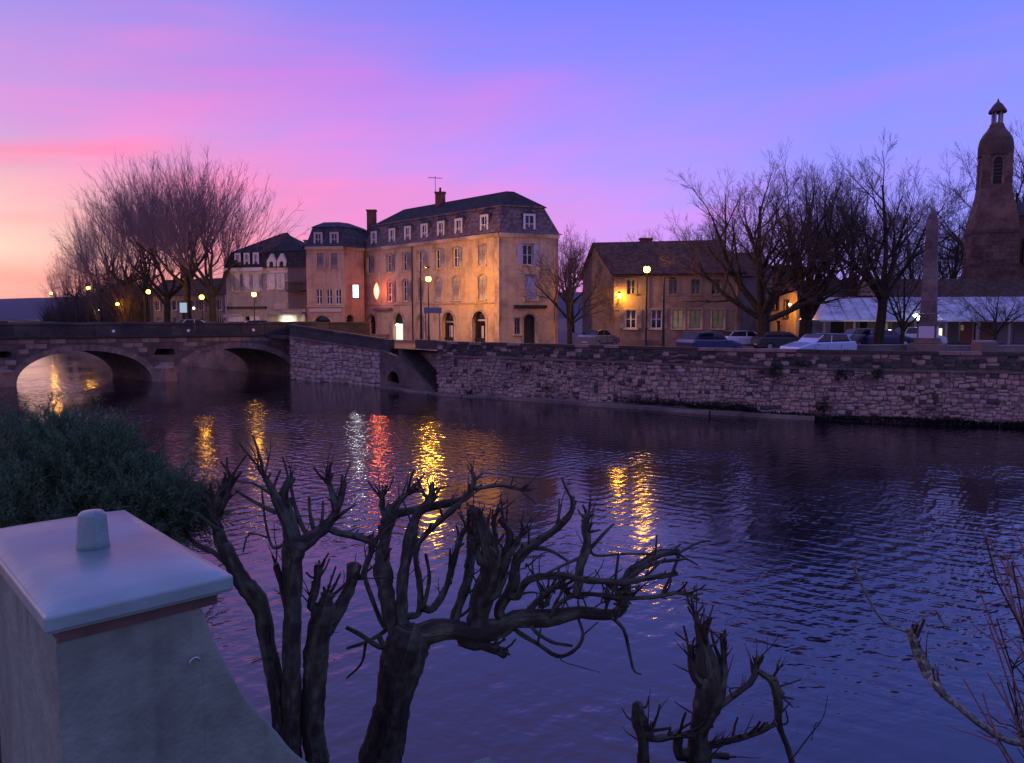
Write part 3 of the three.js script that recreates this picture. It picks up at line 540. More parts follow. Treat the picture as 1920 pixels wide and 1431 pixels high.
  addWindow(n, n.u(970), 0.9, 0.55, 1.5, { kind: 'bare', frame: M.shutterDull });
  n.wall(H, 0.45, M.sandstone); n.band(H - 0.35, 0.35, 0.22, M.sandtrim, 'cornice'); n.band(3.3, 0.3, 0.3, M.wood, 'shop_fascia', n.u(963), n.u(1024));
  const e = new Facade(b, R, K, STREET); e.wall(H, 0.4, M.pinkstone); const e2 = new Facade(b, K, L, STREET); e2.wall(H, 0.4, M.pinkstone);
  const P = [C2(L), C2(C), C2(R), C2(K)], out = inset(P, -0.25), br = inset(P, 0.75), top = inset(P, [2.35, 2.5, 2.35, 2.5]);
  const y0 = STREET + H, lo = new MB(); rings(lo, [[out, y0], [inset(P, -0.05), y0 + 0.12], [br, y0 + 2.45], [inset(br, -0.12), y0 + 2.5], [inset(br, -0.1), y0 + 2.62]]); worldPart('mansard_slope', lo, M.slateBrown, b);
  const hi = new MB(); rings(hi, [[inset(br, -0.06), y0 + 2.63], [top, y0 + 4.15]]); worldPart('upper_roof', hi, M.slate, b, 'dark slate upper roof');
  for (const px of [701, 735, 764, 795, 826, 859, 907]) addDormer(f, f.u(px), H + 0.15, 0.92, 1.7, 1.4, { body: M.slateBrown, z: -0.12 });
  addDormer(n, n.u(993), H + 0.15, 0.95, 1.7, 1.4, { body: M.slate, z: -0.12 });
  const c1 = on(828, 82.5, 0), c2 = on(701, 91, 0); chimney(b, c1.x, 82.5, y0 + 3.4, y0 + 5.1, 1.0, 0.7, 1); chimney(b, c2.x, 91, y0 + 1.5, y0 + 4.4, 1.0, 0.8, 0);
  const a0 = on(819, 82.6, 0), an = new MB(); an.cyl(a0.x, y0 + 4, -82.6, 0.03, 0.03, 2.9, 6); an.box(a0.x, y0 + 6.7, -82.6, 1.5, 0.04, 0.04, 0.5); for (let i = -3; i <= 3; i++) an.box(a0.x + i * 0.22, y0 + 6.7, -82.6 - i * 0.02, 0.03, 0.03, 0.7 - 0.05 * i); worldPart('aerial', an, M.iron, b);
}
// ---------------------------------------------------------------- narrow stone house with blue mansard
{
  const A = on(577, 86.5, STREET), B = on(647, 86, STREET), E = on(684, 88.4, STREET), K = V(E.x + 1, STREET, E.z - 8), K2 = V(A.x - 1, STREET, A.z - 9);
  const b = house('mansard_house', 'narrow pink stone house with blue-grey mansard roof left of the corner building', A, STREET), f = new Facade(b, A, B, STREET), H = 10.1;
  for (const [px, py] of [[602, 505], [628, 505]]) addWindow(f, f.u(px), f.y(px, py), 0.75, 1.75, { kind: 'closed', shutter: M.shutterDull, trim: M.pinkstone });
  for (const px of [598, 617, 634]) addWindow(f, f.u(px), f.y(px, 571), 0.7, 1.7, { kind: 'bare', trim: M.pinkstone });
  { const x = f.u(604), w = 1.9; f.hole(x, 0, w, 2.6, 0.9); const g = sub('archway', b); part('surround', trimGeo(w, 2.6, 0.9, 0.25, 0.04), M.sandtrim, g); part('pane', flat(opening(0, 0, w, 2.6, 0.9), -0.38), M.glass, g); f.put(g, x, 0); }
  f.wall(H, 0.4, M.pinkstone); f.band(3.55, 0.18, 0.14, M.sandtrim, 'string_course'); f.band(H - 0.3, 0.32, 0.25, M.pinkstone); f.put(new MB().box(2.1, 3.2, 0.1, 3.6, 0.35, 0.1).build('shop_sign', mat(0.4, 0.33, 0.36), b), 0, 0);
  const n = new Facade(b, V(B.x, STREET, B.z - 0.6), E, STREET);
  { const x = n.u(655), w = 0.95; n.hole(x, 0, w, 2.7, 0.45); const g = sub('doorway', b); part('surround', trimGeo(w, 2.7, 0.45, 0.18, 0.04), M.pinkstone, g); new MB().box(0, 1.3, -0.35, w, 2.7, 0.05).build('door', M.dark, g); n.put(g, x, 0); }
  n.wall(H, 0.4, M.pinkstone); n.band(H - 0.3, 0.32, 0.2, M.pinkstone);
  const s = new Facade(b, K2, A, STREET); s.wall(H, 0.4, M.pinkstone);
  const P = [C2(A), C2(B), C2(E), C2(K), C2(K2)], y0 = STREET + H, mb = new MB(); rings(mb, [[inset(P, -0.2), y0], [inset(P, 0.0), y0 + 0.15], [inset(P, 0.7), y0 + 2.2]]); worldPart('mansard_slope', mb, M.slateBlue, b);
  const hi = new MB(); rings(hi, [[inset(P, 0.55), y0 + 2.2], [inset(P, 1.8), y0 + 2.85]]); worldPart('upper_roof', hi, M.slateBlue, b);
  for (const px of [598, 628]) addDormer(f, f.u(px), H + 0.2, 0.75, 1.4, 1.2, { body: M.slateBlue, z: -0.15, frame: mat(0.36, 0.32, 0.38) });
  // white illuminated sign of two boxes on the side front
  const g = thing('white_sign', 'white illuminated sign of two stacked panels on the narrow house', 'sign', [0, 0, 0]);
  const p = at(667, 547, 85.2); g.position.copy(p);
  new MB().box(0, 0, -0.06, 0.75, 1.55, 0.1).build('case', M.iron, g);
  for (const y of [0.33, -0.4]) new MB().box(0, y, 0.01, 0.6, y > 0 ? 0.78 : 0.5, 0.06).build('lit_panel', glow(0.93, 0.95, 1, 2.5), g);
  new MB().box(0.2, 0.35, -0.6, 0.06, 0.06, 1.1).box(0.2, -0.35, -0.6, 0.06, 0.06, 1.1).build('bracket', M.iron, g);
  pointLight(p.clone().add(V(0, 0, 0.35)), [0.9, 0.93, 1], 5, 10);
}
// tobacconist's red sign, shaped like a lens, on the corner building
{
  const p = at(706, 546, 85.6), g = thing('red_sign', 'red glowing lens-shaped shop sign on the corner building', 'sign', [p.x, p.y, p.z], 0.5);
  const sh = new THREE.Shape(); sh.moveTo(0, -0.85); sh.quadraticCurveTo(0.5, 0, 0, 0.85); sh.quadraticCurveTo(-0.5, 0, 0, -0.85);
  part('lens', boxUV(new THREE.ExtrudeGeometry(sh, { depth: 0.14, bevelEnabled: true, bevelSize: 0.03, bevelThickness: 0.03, bevelSegments: 2 }).translate(0, 0, -0.07)), glow(1, 0.16, 0.06, 6), g);
  const core = new THREE.Shape(); core.moveTo(0, -0.62); core.quadraticCurveTo(0.22, 0, 0, 0.62); core.quadraticCurveTo(-0.22, 0, 0, -0.62);
  part('tube_light', boxUV(new THREE.ExtrudeGeometry(core, { depth: 0.24, bevelEnabled: false }).translate(0, 0, -0.12)), glow(1, 0.62, 0.35, 5), g);
  new MB().box(0, 0.9, -0.5, 0.05, 0.05, 1.0).box(0, -0.9, -0.5, 0.05, 0.05, 1.0).build('bracket', M.iron, g);
  for (const [dx, dz] of [[-0.3, 0.25], [0.35, 0.1]]) pointLight(p.clone().add(V(dx, 0, dz)), [1, 0.13, 0.06], 7, 8);
}
// ---------------------------------------------------------------- white row with the big dark roof
{
  const A = on(427, 93, STREET), B = on(579, 89, STREET), K = V(B.x + 1, STREET, B.z - 11), K2 = V(A.x - 1.5, STREET, A.z - 11);
  const b = house('white_row_house', 'row of white houses under one big dark mansard roof near the bridge end', A, STREET), f = new Facade(b, A, B, STREET), H = f.y(470, 503);
  const wall2 = [498, 541];
  for (const px of [446, 463, 481]) addWindow(f, f.u(px), f.y(px, 546), 0.85, 2.0, { kind: 'open', shutter: M.shutter, trim: null, pane: M.glass });
  for (const px of [509, 527]) addWindow(f, f.u(px), f.y(px, 541), 0.75, 1.5, { kind: 'bare', trim: M.whiteplaster });
  for (const px of [556, 573]) addWindow(f, f.u(px), f.y(px, 531), 0.95, 1.25, { kind: 'bare', trim: M.wood, pane: mat(0.28, 0.22, 0.26), frame: M.wood });
  for (const [px, w] of [[446, 3.2], [472, 2.2]]) { const x = f.u(px); f.hole(x, 0, w, 2.5); const g = sub('shop_window', b); new MB().box(0, 1.25, -0.4, w, 2.5, 0.03).build('pane', M.glass, g); new MB().box(0, 2.4, -0.3, w, 0.18, 0.12).box(0, 1.2, -0.3, 0.1, 2.4, 0.1).build('frame', M.wood, g); f.put(g, x, 0); }
  { const x = f.u(539), w = 2.4; f.hole(x, 0, w, 2.6); const g = sub('shop_window', b); new MB().box(0, 1.3, -0.4, w, 2.6, 0.03).build('pane', shopLight, g, 'brightly lit greenish-white shop window'); new MB().box(-w / 6, 1.3, -0.35, 0.08, 2.6, 0.06).box(w / 6, 1.3, -0.35, 0.08, 2.6, 0.06).box(0, 0.3, -0.35, w, 0.6, 0.06).build('frame', M.iron, g); f.put(g, x, 0); pointLight(V(0, 1.6, 0.5).applyMatrix4(f.m).add(V(A.x, STREET, A.z)).add(V(0, 0, 0)).add(V(B.x - A.x, 0, B.z - A.z).multiplyScalar(x / f.len)), [0.95, 1, 0.75], 14, 20); }
  f.wall(H, 0.4, M.whiteplaster);
  f.band(3.45, 0.22, 0.5, M.wood, 'shop_fascia', 0, f.u(500)); f.band(2.75, 0.3, 0.95, mat(0.26, 0.2, 0.19), 'awning', f.u(500), f.u(575)); f.band(3.35, 0.75, 0.12, mat(0.34, 0.26, 0.25), 'shop_sign', f.u(514), f.u(538));
  f.band(H - 0.35, 0.4, 0.4, M.whiteplaster, 'cornice', 0, f.u(497)); f.band(2.62, 0.12, 0.2, mat(0.5, 0.46, 0.46), 'sign_strip', f.u(432), f.u(452));
  f.put(new MB().box((f.u(541) + f.len) / 2, H / 2 + 1.7, 0.04, f.len - f.u(541), H - 3.4, 0.1).build('timber_bay', mat(0.1, 0.075, 0.085), b, 'dark timbered bay at the end of the row'), 0, 0);
  { const g = sub('balcony', b), w = f.len - f.u(546); new MB().box(0, 0, 0.5, w, 0.15, 1.0).build('slab', M.wood, g); for (let i = 0; i <= 14; i++) new MB().box(-w / 2 + w * i / 14, 0.5, 0.97, 0.05, 0.95, 0.05).build('baluster', M.iron, g); new MB().box(0, 1.0, 0.97, w, 0.07, 0.08).build('handrail', M.iron, g); f.put(g, (f.u(546) + f.len) / 2, f.y(560, 546)); }
  const P = [C2(A), C2(B), C2(K), C2(K2)], y0 = STREET + H, mb = new MB(); rings(mb, [[inset(P, -0.3), y0], [inset(P, -0.1), y0 + 0.12], [inset(P, 0.55), y0 + 1.9]]); worldPart('mansard_slope', mb, M.slate, b);
  const hi = new MB(); const q = inset(P, 0.45), ridge = [on(536, 96, 0), on(545, 95.5, 0), on(545, 97.5, 0), on(536, 98, 0)].map(C2); rings(hi, [[q, y0 + 1.9], [ridge, at(540, 437, 96).y]]); worldPart('upper_roof', hi, M.slate, b);
  for (const px of [447, 464, 481]) addDormer(f, f.u(px), H + 0.25, 0.6, 1.55, 1.2, { z: -0.1 });
  for (const px of [511, 530]) { const x = f.u(px); const g = sub('gable_dormer', b); const sh = new THREE.Shape([[-0.62, -0.3], [0.62, -0.3], [0.62, 0.75], [0, 1.6], [-0.62, 0.75]].map(([x, y]) => new THREE.Vector2(x, y))); sh.holes.push(opening(0, -0.1, 0.55, 0.8, 0.2)); part('gable', boxUV(new THREE.ExtrudeGeometry(sh, { depth: 1.6, bevelEnabled: false }).translate(0, 0, -1.5)), M.whiteplaster, g); new MB().box(0, 0.3, -0.1, 0.55, 0.8, 0.02).build('pane', M.glass, g); f.put(g, x, H); }
  addDormer(f, f.u(561), H + 1.1, 1.2, 1.2, 2.4, { z: -1.5, frame: mat(0.2, 0.17, 0.22) });
  chimney(b, on(583, 97, 0).x, 97, y0 + 1, y0 + 3.6, 0.9, 0.7, 0, M.pinkstone);
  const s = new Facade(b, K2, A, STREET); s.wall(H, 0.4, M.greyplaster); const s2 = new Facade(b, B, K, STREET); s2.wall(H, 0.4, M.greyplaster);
}
// ---------------------------------------------------------------- houses behind the plane trees
{
  const A = on(283, 122, STREET), B = on(424, 112, STREET), b = house('avenue_house', 'low row of brown houses half hidden behind the plane tree trunks', A, STREET), f = new Facade(b, A, B, STREET), H = 5.6;
  for (const px of [296, 312, 328, 345, 362, 379, 396, 412]) { addWindow(f, f.u(px), 3.4, 0.9, 1.4, { kind: 'open', shutter: M.shutterDull, trim: null }); addWindow(f, f.u(px), 0.3, 1.1, 2.0, { kind: 'bare', trim: null, sill: false, pane: px === 345 || px === 396 ? litDim : M.glass }); }
  f.wall(H, 0.4, M.greyplaster); const K = V(B.x + 1, STREET, B.z - 8), K2 = V(A.x, STREET, A.z - 8), P = [C2(A), C2(B), C2(K), C2(K2)], mb = new MB(); rings(mb, [[inset(P, -0.4), STREET + H], [inset(P, [3.6, 0.6, 3.6, 0.6]), STREET + H + 2.6]]); worldPart('roof', mb, M.tile, b); new Facade(b, K2, A, STREET).wall(H, 0.3, M.greyplaster); new Facade(b, B, K, STREET).wall(H, 0.3, M.greyplaster);
}
// ---------------------------------------------------------------- low houses behind the quay road
{
  const A = on(1150, 70, STREET), B = on(1388, 67.5, STREET), G = on(1092, 77.5, STREET), K = V(B.x + (G.x - A.x), STREET, B.z + (G.z - A.z));
  const b = house('low_house', 'long low grey-brown house with tiled roof and wall lantern', A, STREET), f = new Facade(b, A, B, STREET), H = 6.25;
  for (const px of [1183, 1262, 1304, 1342]) addWindow(f, f.u(px), f.y(px, 552), 0.72, 1.3, { kind: 'bare', trim: M.greyplaster, frame: M.shutterDull });
  const lower = [[1183, M.glass], [1231, M.glass], [1272, litWarm], [1304, litDim], [1347, litDim]];
  for (const [px, pane] of lower) addWindow(f, f.u(px), f.y(px, 616), 0.95, 1.65, { kind: pane === M.glass ? 'open' : 'bare', trim: M.sandtrim, pane, shutter: M.shutterDull, frame: pane === M.glass ? M.paleframe : M.shutterDull });
  f.wall(H, 0.4, M.greyplaster); f.band(H - 0.16, 0.16, 0.28, M.wood, 'eaves'); f.band(3.1, 0.1, 0.06, M.greyplaster, 'string_course'); f.band(0, 0.5, 0.05, M.granite, 'plinth');
  f.put(new MB().cyl(f.u(1213), 0, 0.1, 0.05, 0.05, H - 0.2, 8).build('downpipe', M.wood, b), 0, 0);
  // gable end facing the side lane
  const e = new Facade(b, G, A, STREET), peak = 12.4 - STREET, s = new THREE.Shape([[0, 0], [e.len, 0], [e.len, H], [e.len * 0.42, peak], [0, H]].map(([x, y]) => new THREE.Vector2(x, y)));
  e.put(part('gable_wall', boxUV(new THREE.ExtrudeGeometry(s, { depth: 0.4, bevelEnabled: false }).translate(0, 0, -0.4)), M.greyplaster, b), 0, 0);
  const e2 = new Facade(b, B, K, STREET); e2.put(part('gable_wall', boxUV(new THREE.ExtrudeGeometry(new THREE.Shape([[0, 0], [e.len, 0], [e.len, H], [e.len * 0.58, peak], [0, H]].map(([x, y]) => new THREE.Vector2(x, y))), { depth: 0.4, bevelEnabled: false }).translate(0, 0, -0.4)), M.greyplaster, b), 0, 0);
  const rA = along(A, G, 0.58), rB = along(B, K, 0.58), d = V(B.x - A.x, 0, B.z - A.z).normalize().multiplyScalar(0.3), dn = V(A.x - G.x, 0, A.z - G.z).normalize().multiplyScalar(0.4), yE = STREET + H - 0.12, yR = STREET + peak + 0.12, y = (p, h) => V(p.x, h, p.z), mb = new MB();
  for (const o of [0, 0.16]) { mb.poly(y(A.clone().sub(d).add(dn), yE + o), y(B.clone().add(d).add(dn), yE + o), y(rB.clone().add(d), yR + o), y(rA.clone().sub(d), yR + o)); mb.poly(y(G.clone().sub(d).sub(dn), yE + o), y(K.clone().add(d).sub(dn), yE + o), y(rB.clone().add(d), yR + o), y(rA.clone().sub(d), yR + o)); }
  worldPart('roof', mb, M.tile, b);
  const c = along(rA, rB, 0.32); chimney(b, c.x + 1.2, -c.z, yR - 0.6, yR + 0.35, 1.1, 0.6, 0);
  // wall lantern
  const p = at(1161, 555, 69.1), g = thing('wall_lantern', 'sodium wall lantern on the low house beside the lane corner', 'lamp', [p.x, p.y, p.z]);
  part('lantern', new THREE.CylinderGeometry(0.2, 0.13, 0.42, 6), M.sodium, g); new MB().cyl(0, 0.2, 0, 0.26, 0.03, 0.22, 6).cyl(0, -0.28, 0, 0.04, 0.1, 0.08, 6).build('cap', M.iron, g); new MB().box(0, -0.28, -0.35, 0.05, 0.05, 0.75).box(0, -0.45, -0.6, 0.05, 0.4, 0.05).build('bracket', M.iron, g);
  pointLight(p, SODIUM, 34, 8);
}
// ---------------------------------------------------------------- set-back houses between the low house and the market
{
  const A = on(1376, 80, STREET), B = on(1442, 78, STREET), b = house('garage_house', 'plain violet-grey rendered building with dark garage opening behind the bare trees', A, STREET), f = new Facade(b, A, B, STREET), H = 6.6;
  f.hole(f.u(1397), 0, 2.6, 2.6); f.wall(H, 0.4, M.greyplaster);
  const K = V(B.x + 1, STREET, B.z - 7), K2 = V(A.x + 1, STREET, A.z - 7), P = [C2(A), C2(B), C2(K), C2(K2)], mb = new MB(); rings(mb, [[inset(P, -0.3), STREET + H], [inset(P, [3.3, 0.3, 3.3, 0.3]), STREET + H + 2.6]]); worldPart('roof', mb, M.tile, b); new Facade(b, B, K, STREET).wall(H, 0.3, M.greyplaster); new Facade(b, K, K2, STREET).wall(H, 0.3, M.greyplaster); new Facade(b, K2, A, STREET).wall(H, 0.3, M.greyplaster);
}
{
  const A = on(1438, 92, STREET), B = on(1492, 88, STREET), b = house('ochre_house', 'small ochre house front lit by a sodium lantern between the tree trunks', A, STREET), f = new Facade(b, A, B, STREET), H = 6.2;
  addWindow(f, f.u(1456), 3.3, 0.6, 2.0, { kind: 'bare', trim: M.wood, frame: M.wood }); addWindow(f, f.u(1475), 2.4, 0.5, 1.9, { kind: 'bare', trim: M.wood, frame: M.wood });
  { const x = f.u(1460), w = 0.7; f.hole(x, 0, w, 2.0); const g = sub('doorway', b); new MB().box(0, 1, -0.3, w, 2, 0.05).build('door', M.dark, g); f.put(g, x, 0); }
  f.wall(H, 0.4, mat(0.5, 0.33, 0.14, { map: T.stain })); const K = V(B.x + 1, STREET, B.z - 7), K2 = V(A.x + 1, STREET, A.z - 7), P = [C2(A), C2(B), C2(K), C2(K2)], mb = new MB(); rings(mb, [[inset(P, -0.3), STREET + H], [inset(P, [2.6, 0.3, 2.6, 0.3]), STREET + H + 2.3]]); worldPart('roof', mb, M.tile, b);
  const p = at(1481, 571, 86.6), g = thing('bracket_lantern', 'small bright lantern on the ochre house', 'lamp', [p.x, p.y, p.z]); part('bulb', new THREE.SphereGeometry(0.16, 10, 8), M.warmwhite, g); new MB().cyl(0, 0.13, 0, 0.2, 0.03, 0.14, 8).box(0, 0.2, -0.6, 0.05, 0.05, 1.2).build('bracket', M.iron, g); pointLight(p, SODIUM, 42, 8);
}
// ---------------------------------------------------------------- market hall
{
  const A = on(1540, 74, STREET), B = on(2030, 70, STREET), b = thing('market_hall', 'long low open market hall with pale zinc roof on posts', 'building', [A.x, STREET, A.z]), f = new Facade(b, A, B, STREET);
  const E = 2.2, yR = at(1700, 558, 79).y - STREET, depth = 10;
  const mb = new MB(); mb.poly(V(-0.4, E, 0.5), V(f.len, E, 0.5), V(f.len, yR, -depth / 2), V(1.6, yR, -depth / 2)).poly(V(-0.4, E, -depth), V(1.6, yR, -depth / 2), V(f.len, yR, -depth / 2), V(f.len, E, -depth)).poly(V(-0.4, E, 0.5), V(1.6, yR, -depth / 2), V(-0.4, E, -depth)).box(f.len / 2, E - 0.05, 0.46, f.len + 0.6, 0.14, 0.12);
  const roof = f.put(mb.build('roof', M.zinc, b), 0, 0);
  for (let x = 1.1; x < f.len; x += 1.15) { const s = new MB(); const a = V(x, E + 0.01, 0.5), c = V(x, yR + 0.01, -depth / 2), n = V(0, 0.06, 0.04), w = V(0.04, 0, 0); s.poly(a, a.clone().add(w), c.clone().add(w), c).poly(a.clone().add(n), a.clone().add(n).add(w), c.clone().add(n).add(w), c.clone().add(n)).poly(a, c, c.clone().add(n), a.clone().add(n)).poly(a.clone().add(w), c.clone().add(w), c.clone().add(n).add(w), a.clone().add(n).add(w)); f.put(s.build('roof_seam', M.zinc, b), 0, 0); }
  for (let i = 0; i <= 8; i++) { const x = 0.2 + i * (f.len - 1) / 8; f.put(new MB().box(x, E / 2, 0.1, 0.2, E, 0.2).build('post', mat(0.3, 0.23, 0.23), b), 0, 0); }
  const back = new Facade(b, V(A.x, STREET, A.z - 3.2), V(B.x, STREET, B.z - 3.2), STREET);
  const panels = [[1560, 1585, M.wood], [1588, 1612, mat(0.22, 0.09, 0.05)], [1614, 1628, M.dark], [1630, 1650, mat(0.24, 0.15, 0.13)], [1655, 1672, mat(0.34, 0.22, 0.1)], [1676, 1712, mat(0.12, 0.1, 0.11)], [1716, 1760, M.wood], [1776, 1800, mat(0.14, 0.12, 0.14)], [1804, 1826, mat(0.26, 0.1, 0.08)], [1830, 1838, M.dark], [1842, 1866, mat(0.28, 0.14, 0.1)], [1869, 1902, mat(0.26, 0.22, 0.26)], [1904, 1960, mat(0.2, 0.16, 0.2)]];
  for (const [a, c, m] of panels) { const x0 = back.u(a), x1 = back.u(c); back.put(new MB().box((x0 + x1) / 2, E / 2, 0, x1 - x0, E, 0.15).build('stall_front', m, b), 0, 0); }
  for (const [px, py, w, h, k] of [[1661, 612, 0.45, 0.75, litWarm], [1763, 624, 0.5, 0.85, glow(1, 0.93, 0.6, 1.1)], [1806, 613, 0.25, 0.5, litWarm]]) { back.put(new MB().box(back.u(px), E - 0.35 - (py - 605) * 0.045, 0.14, w, h, 0.06).build('lit_window', k, b), 0, 0); }
  const p = at(1719, 592, 73.2), g = thing('hall_floodlight', 'bright white floodlight on the market hall eaves beside the obelisk', 'lamp', [p.x, p.y, p.z]);
  part('lens_light', new MB().rbox(0, 0, 0.03, 0.42, 0.3, 0.08, 0.03).geo(), M.coolwhite, g); new MB().rbox(0, 0, -0.06, 0.5, 0.38, 0.12, 0.03).box(0, -0.25, -0.05, 0.06, 0.3, 0.06).build('case', M.iron, g); pointLight(p.clone().add(V(0, 0.1, 0.35)), [1, 0.96, 0.9], 12, 8);
  const q = at(1668, 621, 69), g2 = thing('stall_lamp', 'small bright white lamp under the market hall roof', 'lamp', [q.x, q.y, q.z]); part('bulb', new THREE.SphereGeometry(0.16, 12, 8), M.coolwhite, g2); new MB().cyl(0, 0.13, 0, 0.2, 0.05, 0.14, 8).cyl(0, 0.2, 0, 0.015, 0.015, 0.55, 6).build('cap', M.iron, g2); pointLight(q, [1, 0.95, 0.9], 9, 8);
}
{ // dark-roofed building behind the market hall
  const A = on(1500, 96, STREET), B = on(1990, 92, STREET), b = house('dark_roof_house', 'long building with dark brown roof behind the market hall', A, STREET), f = new Facade(b, A, B, STREET), H = 4.6;
  f.wall(H, 0.4, M.greyplaster); const K = V(B.x + 1, STREET, B.z - 9), K2 = V(A.x, STREET, A.z - 9), P = [C2(A), C2(B), C2(K), C2(K2)], mb = new MB(); rings(mb, [[inset(P, -0.4), STREET + H], [inset(P, [4.2, 0.6, 4.2, 3]), at(1700, 523, 98).y]]); worldPart('roof', mb, M.tile, b); chimney(b, on(1622, 95, 0).x, 95, STREET + 5, STREET + 6.5, 2, 0.8, 0, M.sandtrim);
}
// ---------------------------------------------------------------- obelisk
{
  const p = on(1738, 55, STREET), g = thing('obelisk', 'tall tapering granite obelisk on a square plinth with pale plaque', 'monument', [p.x, p.y, p.z], -0.62);
  const frus = (w0, w1, h, y) => new THREE.CylinderGeometry(w1 * 0.7071, w0 * 0.7071, h, 4, 1).rotateY(Math.PI / 4).translate(0, y + h / 2, 0).toNonIndexed();
  const fl = (x) => { x.deleteAttribute('normal'); x.computeVertexNormals(); return x; };
  const top = at(1738, 390, 55).y - STREET;
  let y = 2.0; const n = 9, h = (top - 0.75 - y) / n; for (let i = 0; i < n; i++) { const w = (k) => lerp(1.0, 0.66, k / n); part('shaft_block', boxUV(fl(frus(w(i), w(i + 0.97), h - 0.012, y))), [M.granite, mat(0.27, 0.18, 0.17, { map: T.mottle }), mat(0.24, 0.17, 0.165, { map: T.mottle })][(i * 5) % 3], g); y += h; }
  part('pyramidion', boxUV(fl(frus(0.64, 0.03, 0.75, y))), mat(0.16, 0.12, 0.13, { map: T.mottle }), g, 'dark pointed tip');
  new MB().rbox(0, 1.55, 0, 1.2, 0.95, 1.2, 0.03).rbox(0, 2.0, 0, 1.32, 0.12, 1.32, 0.03).build('pedestal', M.granite, g); new MB().rbox(0, 0.9, 0, 1.5, 0.4, 1.5, 0.04).rbox(0, 0.35, 0, 2.2, 0.7, 2.2, 0.05).build('steps', M.granite, g);
  for (const r of [0, Math.PI / 2]) { const m = new MB().box(0, 1.5, 0.61, 0.98, 0.85, 0.03).build('plaque', mat(0.5, 0.44, 0.52), g, 'pale square plaque'); m.rotation.y = r; }
}
